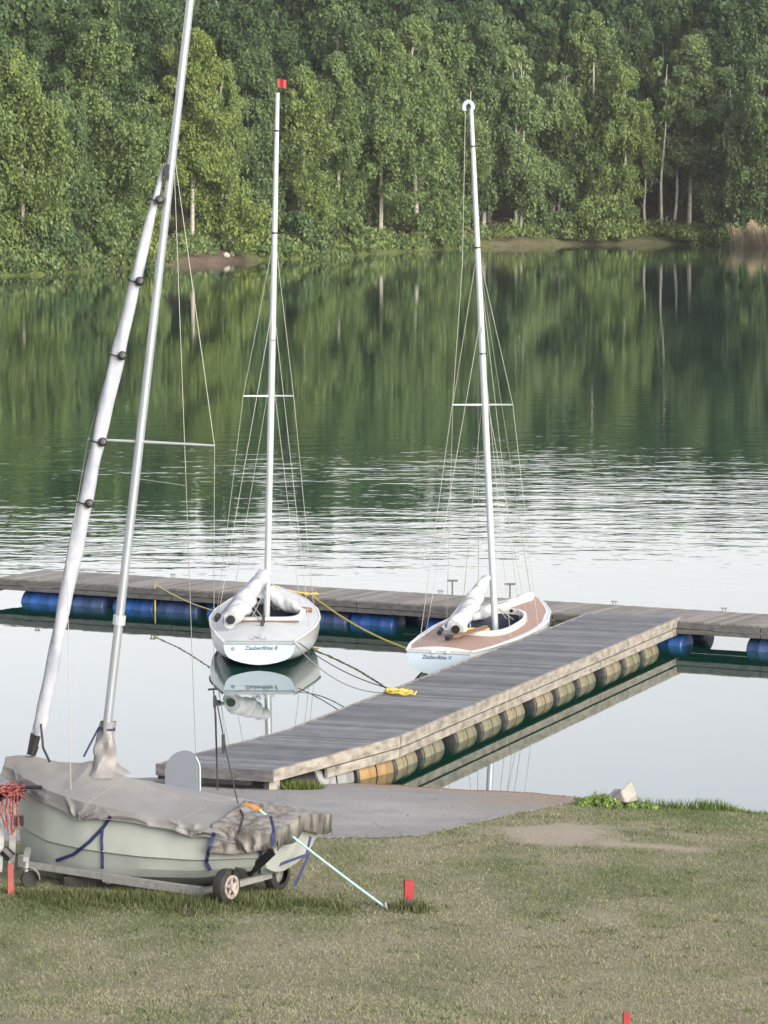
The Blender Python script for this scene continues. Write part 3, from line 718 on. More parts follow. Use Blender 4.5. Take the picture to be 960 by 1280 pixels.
def barrel(parent, pos, ang, mt, pitch=0):
    if mt not in barrel_me:
        o = obj('float_barrel', barrel_mb(), [M[mt], M['black'] if 'blue' not in mt else M[mt]], parent, smooth=True, world=False); barrel_me[mt] = o.data  # pier barrels: shade of the gaps painted black on ends and groove
    else:
        o = bpy.data.objects.new('float_barrel', barrel_me[mt]); C.objects.link(o); o.parent = parent
    o.location = Vector(pos) - wloc(parent); o.rotation_euler = (random.uniform(0, 6), -pitch, ang) if False else (0, -pitch, ang)
    return o
def cleat(parent, p, ang, h=.07, w=.13):
    p = Vector(p); u = Vector((math.cos(ang), math.sin(ang), 0)); mb = MB()
    mb.bar(p - u * w * .22, p - u * w * .22 + Vector((0, 0, h)), .018, .018, up=u); mb.bar(p + u * w * .22, p + u * w * .22 + Vector((0, 0, h)), .018, .018, up=u)
    mb.bar(p - u * w * .5 + Vector((0, 0, h + .008)), p + u * w * .5 + Vector((0, 0, h + .008)), .022, .02)
    obj('cleat', mb, M['galv'], parent)

DZ = .46
dFL = at_z(-4, 722, DZ); dFR = at_z(960, 783, DZ); dd_ = (dFR - dFL).normalized(); dn = Vector((-dd_.y, dd_.x, 0)); DW = 1.62
dFR = dFR + dd_ * 9
dang = math.atan2(dd_.y, dd_.x)
dock = thing('floating_dock', 'long grey plank dock on blue barrels lying across behind the boats', 'dock', (0, 67.5, 0))
mb = MB(); planks(mb, dFL, dFR, dn * DW, .150, .035, .018, 3); obj('deck', mb, M['dockplanks'], dock)
Ld = (dFR - dFL).length
for nm, off, mt in (('edge_beam', -.03, 'darkbeam'), ('edge_beam', DW + .03, 'darkbeam')):
    mb = MB()
    for k in range(int(Ld // 4) + 1):
        a = dFL + dd_ * (k * 4 + .01) + dn * off; b_ = dFL + dd_ * min(k * 4 + 3.99, Ld) + dn * off
        mb.bar(a + Vector((0, 0, -.075)), b_ + Vector((0, 0, -.075)), .05, .10)
        mb.bar(a + Vector((0, 0, -.178)) + dn * (.012 if off < 0 else -.012), b_ + Vector((0, 0, -.178)) + dn * (.012 if off < 0 else -.012), .045, .085)
    obj(nm, mb, M[mt], dock)
mb = MB(); mb.bar(dFL + dn * 0 + Vector((0, 0, -.17)) - dd_ * .03, dFL + dn * DW + Vector((0, 0, -.14)) - dd_ * .03, .05, .20); obj('end_beam', mb, M['darkbeam'], dock)
mb = MB()
for k in range(5): mb.bar(dFL + dn * (.25 + k * .28) + Vector((0, 0, -.085)) + dd_ * .05, dFL + dn * (.25 + k * .28) + Vector((0, 0, -.085)) + dd_ * (Ld - .1), .07, .09)
obj('stringer', mb, M['underside'], dock)
s = .95; k = 0
seqs = ['blue_barrel', 'blue_dull', 'blue_barrel', 'blue_dull', 'blue_barrel', 'blue_barrel', 'blue_dull', 'blue_barrel', 'blue_barrel', 'blue_barrel']
gaps = [at_z(502, 790, 0), at_z(929, 810, 0)]
gs = [(gp - dFL).dot(dd_) for gp in gaps]
while s < Ld - .5:
    hit = [q for q in gs if s - .47 < q + .16 and s + .47 > q - .16]
    if hit: s = hit[0] + .16 + .47
    for row in ((.34, 1.28) if k < 26 else (.34,)):
        p = dFL + dd_ * s + dn * row; p.z = -.055
        barrel(dock, p, dang, seqs[k % 10])
    s += .96 + (.16 if k % 2 else .02); k += 1
for px, py in ((34, 710), (222, 722), (540, 746), (748, 762), (892, 769)):
    q = at_z(px, py, DZ); t_ = (q - dFL).dot(dd_); cleat(dock, dFL + dd_ * t_ + dn * (DW - .12), dang)
for px, py in ((8, 731), (193, 733), (386, 744)):
    q = at_z(px, py, DZ); t_ = (q - dFL).dot(dd_); cleat(dock, dFL + dd_ * t_ + dn * .1, dang)
def dockpt(px, off, z=DZ):
    """point on the dock in the direction px, off metres behind its front edge"""
    best = min((abs((dFL + dd_ * t + dn * off).x / (dFL + dd_ * t + dn * off).y * F + 480 - px), t) for t in np.linspace(0, Ld, 1200))[1]
    p = dFL + dd_ * best + dn * off; p.z = z; return p
for px in (566, 638):
    p = dockpt(px, DW - .15); mb = MB(); mb.bar(p, p + Vector((0, 0, .27)), .03, .03, up=(1, 0, 0)); mb.bar(p + Vector((-.1, 0, .285)), p + Vector((.1, 0, .285)), .05, .035)
    obj('mooring_post', mb, M['darkbeam'], dock)

# pier
pier = thing('wooden_pier', 'grey plank pier on stained barrels running from the slipway to the dock', 'pier', (1.5, 58, 0))
PZ = .50
bR = at_z(497, 920, PZ); fR = at_z(848, 771, PZ)
pd = (fR - bR).normalized(); pn = Vector((-pd.y, pd.x, 0)); PW = 1.62; pang = math.atan2(pd.y, pd.x)
Lp = (fR - bR).length
mb = MB(); planks(mb, bR, fR, pn * PW, .150, .035, .022, 5); obj('deck', mb, M['planks'], pier)
for off, sg in ((-.028, 1), (PW + .028, -1)):
    mb = MB(); L3 = Lp / 3
    for k in range(3):
        a = bR + pd * (k * L3 + .015) + pn * off; b_ = bR + pd * ((k + 1) * L3 - .015) + pn * off
        mb.bar(a + Vector((0, 0, -.075)), b_ + Vector((0, 0, -.075)), .05, .155)
        mb.bar(a + Vector((0, 0, -.236)) + pn * .014 * sg, b_ + Vector((0, 0, -.236)) + pn * .014 * sg, .045, .115)
    obj('edge_beam', mb, M['beam'], pier)
mb = MB()
for k in range(5): mb.bar(bR + pn * (.2 + k * .3) + Vector((0, 0, -.09)) + pd * .05, bR + pn * (.2 + k * .3) + Vector((0, 0, -.09)) + pd * (Lp - .06), .07, .10)
obj('stringer', mb, M['underside'], pier)
s = .52; k = 0
while s < Lp - .5:
    p = bR + pd * s + pn * .32; p.z = -.02; barrel(pier, p, pang, 'tan_barrel' if k in (0, 4, 5, 8) else 'olive_barrel')
    p = bR + pd * s + pn * (PW - .32); p.z = -.02; barrel(pier, p, pang, 'olive_barrel')
    s += .92 + (.55 if k % 3 == 1 else .24); k += 1
# ramp
ramp = thing('boarding_ramp', 'short sloping plank ramp joining the slipway to the pier', 'ramp', (-1.4, 50, 0))
nR = at_z(337, 963, .43); nL = at_z(199, 955, .43)
rd = (bR - nR); rl = rd.length; rdn = rd.normalized()
bL = bR + pn * PW
mb = MB(); n = 31; r = random.Random(8)
for i in range(n):
    t0 = (i + .075) / n; t1 = (i + .925) / n; dz = Vector((0, 0, r.uniform(-.004, .004) + .002))
    vs = [nR.lerp(bR, t0) + dz, nR.lerp(bR, t1) + dz, nL.lerp(bL, t1) + dz, nL.lerp(bL, t0) + dz]; lo = Vector((0, 0, -.035))
    mb.add(vs + [v + lo for v in vs], [(0, 1, 2, 3), (7, 6, 5, 4), (0, 4, 5, 1), (1, 5, 6, 2), (2, 6, 7, 3), (3, 7, 4, 0)])
obj('deck', mb, M['planks'], ramp)
sd_ = rdn.cross(Vector((0, 0, 1))).normalized()
mb = MB(); off = sd_ * .03; z1 = Vector((0, 0, -.075)); z2 = Vector((0, 0, -.236))
mb.bar(nR + off + z1, bR + off + z1 - rdn * .02, .05, .155); mb.bar(nR.lerp(bR, .42) + off * .6 + z2, bR + off * .6 + z2 - rdn * .02, .045, .125); obj('edge_beam', mb, M['beam'], ramp)
mb = MB(); mb.bar(nL - off + z1, bL - off + z1, .05, .155); obj('edge_beam', mb, M['beam'], ramp)
mb = MB(); e = (nR - nL).normalized(); o_ = Vector((0, -.035, 0)); mb.bar(nL + o_ + Vector((0, 0, -.07)) - e * .04, nR + o_ + Vector((0, 0, -.07)) + e * .05, .05, .15); obj('end_beam', mb, M['darkbeam'], ramp)
mb = MB(); mb.bar(nL + Vector((0, .05, -.175)), nR + Vector((-.25, .05, -.175)), .1, .06); obj('end_beam', mb, M['underside'], ramp)
p = nR + rdn * .16 - sd_ * .08; mb = MB(); gb = gz1(p.x, p.y); mb.box((p.x, p.y, (gb - .05 + .40) / 2), (.16, .16, .42 - gb + .05), rot=.5); obj('support_block', mb, M['concrete'], ramp)
p = nL + rdn * .2 + sd_ * .1; mb = MB(); gb = gz1(p.x, p.y); mb.box((p.x, p.y, (gb - .05 + .40) / 2), (.16, .16, .42 - gb + .05), rot=.5); obj('support_block', mb, M['concrete'], ramp)
rang = math.atan2(rdn.y, rdn.x)
for t_, mt in ((1.58, 'grey_barrel'), (2.55, 'rust_barrel')):
    for q in (.30, 1.3):
        p = nR + rdn * t_ - sd_ * q; p.z = .02 + (.02 if t_ < 2 else 0); barrel(ramp, p, rang, mt)
p = nR + rdn * .98 - sd_ * .3; p.z = .04
mb = MB(); mb.lathe(p, rdn, [(-.28, 0), (-.28, .24), (-.2, .28), (.2, .28), (.28, .24), (.28, 0)], 18); obj('float_barrel', mb, M['black'], ramp, smooth=True)

# yellow rope bundle on the pier
def coil(name, label, p, mt, n=7, spread=.16, seed=1, stretch=1.6):
    r = random.Random(seed); mb = MB(); p = Vector(p)
    pts = []; x = y = 0.0; a = r.random() * 6
    for i in range(n * 9):
        a += r.uniform(.2, .75) * (1 if (i // 11) % 3 else -1)
        x += math.cos(a) * spread * .42 * stretch; y += math.sin(a) * spread * .42; x *= .86; y *= .86
        pts.append(p + Vector((x, y * 1.3, .014 + .045 * abs(math.sin(i * 1.7)) * r.random())))
    mb.tube(pts, .013, 5); return tag(obj(name, mb, M[mt], smooth=True), label, 'rope')
qp = at_z(505, 867, PZ); coil('rope_coil', 'loose yellow rope bundle lying on the left edge of the pier', qp + Vector((0, 0, .005)), 'yellow', seed=2, stretch=1.5)

# ------------------------------------------------------------------ sailboats
def hull_rows(tabs, nst, L, mats):
    """stations from stern (0) to bow (1), points port gunwale > keel > starboard gunwale in local (x right, y forward, z up)"""
    rows = []
    for i in range(nst + 1):
        t = i / nst; b_ = interp(t, tabs['b']); zs = interp(t, tabs['sheer']); zk = interp(t, tabs['keel']); f = interp(t, tabs['full'])
        half = []
        prof = tabs['prof']
        for u, w in prof:      # u: 0 gunwale .. 1 keel (height), w: breadth
            w2 = w ** (1 / f) if 0 < w < 1 else w
            half.append((b_ * w2, zs + (zk - zs) * u))
        rake = tabs['rake'] if t == 0 else 0
        y = t * L
        bow = interp(t, [(0, 0), (.8, 0), (1, 1)])
        row = []
        for s_ in (-1, 1):
            hp = half if s_ < 0 else list(reversed(half))[1:]
            for x, z in hp:
                uu = (zs - z) / max(zs - zk, 1e-6)
                yy = y - bow * uu ** 1.6 * tabs['stem'] + (1 - t) ** 8 * uu * tabs['rake']
                row.append(Vector((s_ * x, yy, z)))
        rows.append(row)
    return rows
def xf(rows, MT): return [[MT @ p for p in r] for r in rows]
def moored(name, label, tr, heading, L, tabs, deckmat, transmat, mast_top, mast_foot_y, cock, text, group):
    root = thing(name, label, 'sailboat', tr, group)
    MT = Matrix.Translation(Vector(tr)) @ Matrix.Rotation(-heading, 4, 'Z')
    rows = hull_rows(tabs, 26, L, None); wr = xf(rows, MT); n = len(rows[0])
    mb = MB(); mb.grid(wr); cen = len(tabs['prof'])
    obj('hull', mb, M['hull_paint'], root, smooth=True)
    mb = MB(); mb.add([p + Vector((0, 0, 0)) for p in wr[0]], [tuple(range(n))]); tro = obj('transom', mb, M[transmat], root)
    # deck ring between outline and cockpit
    ol = [r[0] for r in rows] + [r[-1] for r in reversed(rows)]
    cy0, cy1, cw = cock; cyc = (cy0 + cy1) / 2
    inn = []; NP = 96
    def outline_at(a):
        d = Vector((math.cos(a), math.sin(a), 0)); best = None
        for i in range(len(ol)):
            p = ol[i]; q = ol[(i + 1) % len(ol)]; e = q - p
            den = d.x * (-e.y) + d.y * e.x
            if abs(den) < 1e-9: continue
            px_, py_ = p.x, p.y - cyc
            t_ = (px_ * (-e.y) + py_ * e.x) / den; s_ = (d.x * py_ - d.y * px_) / den
            if t_ > 0 and -1e-6 <= s_ <= 1 + 1e-6 and (best is None or t_ > best[0]): best = (t_, p + e * s_)
        return best[1]
    def zsheer(y): return interp(y / L, tabs['sheer'])
    def bb(y): return max(interp(y / L, tabs['b']), .05)
    def deckz(x, y): return zsheer(y) + .06 * max(0, 1 - (x / bb(y)) ** 2)
    def cockpt(a, g=0):
        ca, sa = math.cos(a), math.sin(a); ex = 2 / 3.2
        taper = 1 - .18 * sa * (1 if sa > 0 else .2)
        return Vector(((cw + g) * math.copysign(abs(ca) ** ex, ca) * taper, cyc + ((cy1 - cy0) / 2 + g) * math.copysign(abs(sa) ** ex, sa), 0))
    O = []; I = []; MID = []
    for i in range(NP):
        a = 2 * PI * i / NP; o = outline_at(a); c_ = cockpt(a); O.append(o); I.append(Vector((c_.x, c_.y, deckz(c_.x, c_.y))))
    rings = []
    for k in range(6):
        q = k / 5; ring = []
        for o, c_ in zip(O, I):
            p = o.lerp(c_, q); p = Vector((p.x, p.y, deckz(p.x, p.y) - (.0 if k else .06 * max(0, 1 - (p.x / bb(p.y)) ** 2)) + .004)); ring.append(p)
        rings.append(ring)
    mb = MB()
    if deckmat == 'teak':
        R2 = [[rings[0][i].lerp(I[i], min(.5, .085 / max((I[i] - rings[0][i]).length, .01))) for i in range(NP)]] + rings[1:]
        for i in range(NP): R2[0][i].z = deckz(R2[0][i].x, R2[0][i].y) + .004
        mb.grid(xf(rings[:1] + R2[:1], MT), 0, close=True)
        obj('toe_rail', mb, M['white_hull'], root, smooth=True)
        mb = MB(); mb.grid(xf(R2, MT), 0, close=True); obj('deck', mb, M['teak'], root, smooth=True)
    else:
        mb.grid(xf(rings, MT), 0, close=True); obj('deck', mb, M[deckmat], root, smooth=True)
    # coaming: raised lip
    lip = []
    hgt = .07
    for g, z in ((.06, .0), (.055, hgt), (.0, hgt + .01), (-.012, hgt - .01), (-.012, -.02)):
        lip.append([Vector((*cockpt(2 * PI * i / NP, g).xy, deckz(*cockpt(2 * PI * i / NP, g).xy) + z + .004)) for i in range(NP)])
    mb = MB(); mb.grid(xf(lip, MT), close=True); obj('coaming', mb, M['white_hull'], root, smooth=True)
    well = [[Vector((p.x, p.y, p.z - .015)) for p in lip[4]], [Vector((p.x, p.y, .02)) for p in lip[4]]]
    mb = MB(); mb.grid(xf(well, MT), close=True); mb.add([MT @ p for p in well[1]], [tuple(range(NP))]); obj('cockpit', mb, M['cockpit'], root)
    mb = MB(); ym = cyc - .1
    mb.bar(MT @ Vector((-cw * .97, ym, .36)), MT @ Vector((cw * .97, ym, .36)), .2, .035); obj('thwart', mb, M['grey_deck'], root)
    # outline rubbing strake
    mb = MB(); mb.tube([MT @ (r[0] + Vector((0, 0, 0))) for r in rows] + [MT @ r[-1] for r in reversed(rows)], .022, 6); obj('gunwale', mb, M['white_hull'], root, smooth=True)
    # mast
    mf = MT @ Vector((0, mast_foot_y, .05)); mt_ = Vector(mast_top)
    mb = MB(); nn = 14; mb.tube([mf.lerp(mt_, i / nn) for i in range(nn + 1)], [.058 if i < 9 else .058 - .022 * (i - 8) / 6 for i in range(nn + 1)], 12)
    mast = obj('mast', mb, M['alu_white'], root, smooth=True)
    ax = (mt_ - mf).normalized()
    mb = MB()
    for q in (.55, .745, .93):
        p = mf.lerp(mt_, q); mb.tube([p, p + ax * .03], .062 - (.015 if q > .9 else .004), 12)
    obj('band', mb, M['black'], mast)
    return root, MT, rows, mast, mf, mt_, deckz, tro
def wires(root, segs, r=.005, name='stay', mt='wire'):
    for pts in segs:
        mb = MB(); mb.tube(pts, r, 5); obj(name, mb, M[mt], root)
def lettering(txt, tro, root, MT, x, y, z, width, tilt, mt='letter', shear=.28):
    cu = bpy.data.curves.new('lettering', 'FONT'); cu.body = txt; cu.size = 1; cu.shear = shear; cu.align_x = 'CENTER'; cu.extrude = .0; cu.offset = .012
    o = bpy.data.objects.new('lettering', cu); C.objects.link(o); bpy.context.view_layer.update()
    me = bpy.data.meshes.new_from_object(o); bpy.data.objects.remove(o)
    xs_ = [v.co.x for v in me.vertices]; w = max(xs_) - min(xs_); s_ = width / w
    T = Matrix.Translation(-wloc(tro)) @ MT @ Matrix.Translation((x, y, z)) @ Matrix.Rotation(PI / 2 + tilt, 4, 'X') @ Matrix.Scale(s_, 4)
    me.transform(T); me.materials.clear(); me.materials.append(M[mt])
    o = bpy.data.objects.new('lettering', me); C.objects.link(o); o.parent = tro
    return o
KB = dict(b=[(0, .60), (.12, .74), (.3, .90), (.47, .97), (.62, .91), (.78, .68), (.9, .38), (.97, .15), (1, .03)],
          sheer=[(0, .45), (.3, .48), (.6, .56), (.85, .68), (1, .76)], keel=[(0, .05), (.15, -.08), (.4, -.2), (.8, -.15), (1, .05)],
          full=[(0, 1.25), (.4, 1.25), (.75, 1.0), (1, .8)], prof=[(0, 1), (.25, .99), (.5, .94), (.68, .84), (.8, .66), (.9, .42), (.97, .18), (1, 0)],
          stem=.55, rake=-.03)
GB = 'keelboats moored by the dock'
# ---- white decked boat
p0 = Vector((-2.10, 61.45, 0)); L1 = 5.6
hd = .004
ty = 3.25; tm = at_y(347, 116, p0.y + ty)
B1, MT1, rows1, mast1, mf1, mt1, dz1, tro1 = moored('moored_sailboat', 'white sailboat with white deck and red masthead flag, moored stern towards the camera', p0, hd, L1, KB, 'grey_deck', 'blue_white', tm, ty, (1.9, 3.75, .62), None, GB)
def furl(root, a, b_, r0, r1, mt, name='furled_sail', seed=0, n=26, lump=.12):
    mb = MB(); a = Vector(a); b_ = Vector(b_); rr = random.Random(seed)
    rows = []; d = (b_ - a).normalized(); u = d.cross(Vector((0, 0, 1))).normalized(); w = u.cross(d)
    for i in range(n + 1):
        t = i / n; c_ = a.lerp(b_, t) - Vector((0, 0, .03 * math.sin(t * PI)))
        r = (r0 + (r1 - r0) * t) * (1 if .04 < t < .97 else .85)
        rows.append([c_ + (u * math.cos(k * PI / 9) + w * math.sin(k * PI / 9)) * r * (1 + lump * math.sin(k * PI / 9 * 2 + t * 9 + seed) + lump * .6 * math.sin(t * 31 + k)) for k in range(18)])
    mb.grid(rows, close=True); mb.add(rows[0], [tuple(reversed(range(18)))]); mb.add(rows[-1], [tuple(range(18))])
    o = obj(name, mb, M[mt], root, smooth=True)
    if name == 'furled_sail':
        for t in (.28, .52, .76):
            i = int(t * n); c_ = a.lerp(b_, t) - Vector((0, 0, .03 * math.sin(t * PI)))
            mt_b = MB(); mt_b.tube([p + (p - c_) * .03 for p in rows[i]] + [rows[i][0] + (rows[i][0] - c_) * .03], .011, 5, cap=False); obj('tie', mt_b, M['alu'], o)
    return o
bt = at_y(331, 716, p0.y + ty - .12); be = at_y(289, 774, p0.y + .85)
sail = furl(B1, bt, be, .115, .175, 'sailcloth', seed=1, lump=.17)
d_ = (be - bt).normalized(); mb = MB(); mb.tube([be - d_ * .1, be + d_ * .05], .075, 14); obj('boom_end', mb, M['black'], B1, smooth=True)
mb = MB(); q = d_.cross(Vector((0, 0, 1))).normalized()
mb.tube([bt + q * .2 + Vector((0, 0, -.1)), be + q * .27 - d_ * .15], .03, 8); obj('spinnaker_pole', mb, M['alu'], B1, smooth=True)
mb = MB(); mb.tube([be + q * .27 - d_ * .15, be + q * .27 + d_ * .02], .055, 10); obj('pole_end', mb, M['black'], B1)
# mast top flag
ax1 = (mt1 - mf1).normalized(); mb = MB(); mb.tube([mt1, mt1 + Vector((0, 0, .16))], .008, 6); wv = obj('wind_vane', mb, M['black'], B1)
fl = mt1 + Vector((0, 0, .10)); mb = MB()
rows = [[fl + Vector((.0 + .15 * i / 6, 0.012 * math.sin(i * 1.1), .15 * j / 4 - .03 * i / 6)) for i in range(7)] for j in range(5)]
mb.grid(rows); mb.grid([[p + Vector((0, .006, 0)) for p in r] for r in rows]); obj('flag', mb, M['red'], wv)
def spreader(root, mf, mt_, px0, px1, py, y, r=.018, py1=None, dyl=-.12):
    t_ = None
    zc = at_y((px0 + px1) / 2, py, y).z; q = (zc - mf.z) / (mt_.z - mf.z); c_ = mf.lerp(mt_, q)
    a = at_y(px0, py, y + dyl); b_ = at_y(px1, py if py1 is None else py1, y + dyl)
    for e in (a, b_):
        mb = MB(); mb.tube([c_, e], [r * 1.2, r * .8], 7); obj('spreader', mb, M['alu_white'], root)
    return a, b_
y1 = p0.y + ty
sa, sb = spreader(B1, mf1, mt1, 304, 367, 495, y1)
hnd = mf1.lerp(mt1, .745)
cpL = MT1 @ Vector((-.86, ty - .25, .55)); cpR = MT1 @ Vector((.86, ty - .25, .55)); bowp = MT1 @ Vector((0, L1 - .12, .8)); stern = MT1 @ Vector((0, .25, .5))
wires(B1, [[hnd, sa, cpL], [hnd, sb, cpR], [hnd + Vector((0, .05, 0)), bowp], [mf1.lerp(mt1, .62), MT1 @ Vector((-.8, 1.7, .5))], [mf1.lerp(mt1, .62), MT1 @ Vector((.8, 1.7, .5))],
           [mf1.lerp(mt1, .5), MT1 @ Vector((.62, ty - .1, .56))], [mf1.lerp(mt1, .5), MT1 @ Vector((-.62, ty - .1, .56))]])
# foredeck bag, mainsheet, rudder head
furl(B1, MT1 @ Vector((.03, ty + .3, .86)), MT1 @ Vector((.66, ty - .35, .60)), .15, .07, 'sailcloth', 'stowed_jib', 5, 18, .18)
furl(B1, MT1 @ Vector((-.05, ty + 1.5, .78)), MT1 @ Vector((.25, ty + .2, .70)), .08, .14, 'sailcloth', 'stowed_jib', 7, 18, .18)
mb = MB(); mb.tube([MT1 @ Vector((.55, ty - .28, .64)), MT1 @ Vector((.80, ty - .15, .60))], .05, 8); obj('bag', mb, M['wood_brown'], B1, smooth=True)
mb = MB(); mb.box(MT1 @ Vector((0, 1.35, .58)), (.06, .06, .12)); mb.box(MT1 @ Vector((.01, 1.72, .60)), (.05, .07, .16)); obj('mainsheet_block', mb, M['black'], B1)
mb = MB(); mb.bar(MT1 @ Vector((-.62, 1.84, .56)), MT1 @ Vector((.62, 1.84, .56)), .05, .03); obj('traveller', mb, M['wood_brown'], B1)
wires(B1, [[MT1 @ Vector((.01, 1.72, .62)), bt.lerp(be, .55)], [MT1 @ Vector((.0, 1.35, .58)), bt.lerp(be, .62)], [MT1 @ Vector((-.25, 2.1, .5)), mf1.lerp(mt1, .1)], [MT1 @ Vector((.14, 3.4, .55)), mf1.lerp(mt1, .09)]], .009, 'sheet', 'wire')
mb = MB()
for x_ in (-.16, .16, .22): mb.tube([MT1 @ Vector((x_, ty + .42, .74)), MT1 @ Vector((x_, ty + .40, .72))], .035, 8)
obj('deck_block', mb, M['black'], B1)
mb = MB(); mb.bar(MT1 @ Vector((-.60, -.012, .425)), MT1 @ Vector((.60, -.012, .425)), .03, .05); obj('transom_cap', mb, M['alu'], tro1)
lettering('Zauberflöte II', tro1, B1, MT1, .03, -.022, .305, .56, -.02)
mb = MB(); mb.lathe(MT1 @ Vector((-.44, -.02, .325)), MT1.to_3x3() @ Vector((0, -1, 0)), [(0, .032), (.004, .032), (.004, .0)], 16); obj('emblem', mb, M['emblem'], tro1)
mb = MB(); mb.box(MT1 @ Vector((0, .12, .53)), (.06, .1, .05)); mb.box(MT1 @ Vector((-.1, .05, .50)), (.05, .05, .03)); mb.box(MT1 @ Vector((.1, .05, .50)), (.05, .05, .03)); obj('rudder_fitting', mb, M['alu'], B1)

# ---- brown decked boat
s0 = at_z(549, 814, .45); p0b = Vector((s0.x, s0.y, 0)); bw = at_z(655, 752, .72); hd2 = math.atan2(bw.x - s0.x, bw.y - s0.y); L2 = 5.5
ty2 = 3.25
my = p0b.y + ty2 * math.cos(hd2); tm2 = at_y(589, 136, my)
KB2 = dict(KB); KB2['b'] = [(0, .56), (.12, .72), (.3, .86), (.47, .91), (.62, .87), (.78, .68), (.9, .38), (.97, .15), (1, .03)]
B2, MT2, rows2, mast2, mf2, mt2, dz2, tro2 = moored('moored_sailboat', 'sailboat with brown planked deck and pale blue transom, lying against the pier', p0b, hd2, L2, KB2, 'teak', 'blue_white', tm2, ty2, (1.55, 3.75, .56), None, GB)
bt = at_y(607, 724, my - .12); be = at_y(570, 786, p0b.y + .95)
furl(B2, bt, be, .10, .17, 'sailcloth', seed=3, lump=.17)
d_ = (be - bt).normalized(); q = d_.cross(Vector((0, 0, 1))).normalized()
mb = MB(); mb.tube([be - d_ * .1, be + d_ * .04], .07, 14); obj('boom_end', mb, M['black'], B2, smooth=True)
mb = MB(); mb.tube([bt + q * .05, be + q * .24 + d_ * .08], .028, 8); obj('spinnaker_pole', mb, M['alu_white'], B2, smooth=True)
mb = MB(); mb.tube([be + q * .24 + d_ * .04, be + q * .24 + d_ * .2], .045, 8); obj('pole_end', mb, M['black'], B2)
mb = MB(); mb.bar(MT2 @ Vector((-.02, .62, .60)), MT2 @ Vector((.28, 1.75, .66)), .06, .05); obj('tiller', mb, M['wood_brown'], B2)
mb = MB(); mb.bar(MT2 @ Vector((-.04, .55, .59)), MT2 @ Vector((-.01, .68, .61)), .08, .07); obj('tiller_head', mb, M['black'], B2)
# masthead loop and antenna
mb = MB(); c_ = mt2 + Vector((-.05, 0, .02)); mb.tube([c_ + Vector((math.cos(a) * .075, 0, math.sin(a) * .10)) for a in np.linspace(-.35, PI + .5, 14)], .035, 8); obj('masthead_loop', mb, M['board'] if False else M['blue_white'], B2, smooth=True)
mb = MB(); mb.tube([mt2 + Vector((-.01, 0, .1)), mt2 + Vector((-.01, 0, .30))], .008, 6); obj('antenna', mb, M['wire'], B2)
sa, sb = spreader(B2, mf2, mt2, 566, 641, 506, my)
hnd = mf2.lerp(mt2, .745)
MX = lambda x, y, z: MT2 @ Vector((x, y, z))
wires(B2, [[hnd, sa, MX(-.82, ty2 - .25, .55)], [hnd, sb, MX(.82, ty2 - .25, .55)], [hnd + Vector((0, .05, 0)), MX(0, L2 - .12, .8)],
           [mt2 + Vector((-.1, 0, 0)), at_y(578, 330, my - .3), at_y(566, 500, my - .6), MX(-.5, .5, .52)], [mf2.lerp(mt2, .62), MX(-.75, 1.6, .5)], [mf2.lerp(mt2, .62), MX(.75, 1.6, .5)],
           [hnd, MX(-.35, ty2 + .1, .6)], [hnd, MX(.4, ty2 + .1, .6)], [mf2.lerp(mt2, .5), MX(.6, ty2 - .1, .56)], [mf2.lerp(mt2, .5), MX(-.6, ty2 - .1, .56)]])
furl(B2, MX(-.45, ty2 - .1, .66), MX(.12, L2 - .5, .80), .10, .09, 'sailcloth', 'stowed_jib', 9, 22, .2)
mb = MB(); r = random.Random(5); mb.tube([MX(-.1 + r.uniform(-.22, .22), 2.45 + r.uniform(-.2, .2), .42 + r.uniform(0, .1)) for _ in range(26)], .03, 6); obj('line', mb, M['yellow'], B2)
wires(B2, [[MX(.0, 1.75, .62), bt.lerp(be, .6)], [MX(.14, 3.4, .6), mf2.lerp(mt2, .09)], [MX(.3, 3.3, .6), mf2.lerp(mt2, .085)]], .009, 'sheet', 'wire')
mb = MB()
for x_ in (-.15, .15): mb.tube([MX(x_, ty2 + .42, .72), MX(x_, ty2 + .40, .70)], .035, 8)
obj('deck_block', mb, M['black'], B2)
lettering('Zauberflöte V', tro2, B2, MT2, -.04, -.018, .32, .52, -.02)
mb = MB(); mb.bar(MX(-.55, -.012, .435), MX(.55, -.012, .435), .02, .03); mb.box(MX(-.1, -.02, .44), (.06, .05, .03)); mb.box(MX(.15, -.02, .44), (.06, .05, .03)); obj('transom_cap', mb, M['grey_deck'], tro2)
# fender hanging at the side
fp = MX(.80, 3.75, .33); f_ = thing('fender', 'blue rectangular fender hanging between the brown decked boat and the pier', 'fender', fp)
mb = MB(); mb.lathe(fp, (MT2.to_3x3() @ Vector((0, 1, 0))), [(-.26, 0), (-.25, .07), (-.2, .10), (.2, .10), (.25, .07), (.26, 0)], 12); obj('body', mb, M['fender'], f_, smooth=True)
mb = MB(); mb.tube([fp + Vector((0, 0, .08)), MX(.74, 3.75, .58)], .01, 5); obj('lanyard', mb, M['darkrope'], f_)
fp = MX(.84, 3.2, .33); f_ = thing('fender', 'small black fender hanging beside the blue one', 'fender', fp)
mb = MB(); mb.lathe(fp, (MT2.to_3x3() @ Vector((0, 1, .1))), [(-.2, 0), (-.19, .05), (-.15, .075), (.15, .075), (.19, .05), (.2, 0)], 12); obj('body', mb, M['black'], f_, smooth=True)
mb = MB(); mb.tube([fp + Vector((0, 0, .06)), MX(.80, 3.2, .52)], .01, 5); obj('lanyard', mb, M['darkrope'], f_)

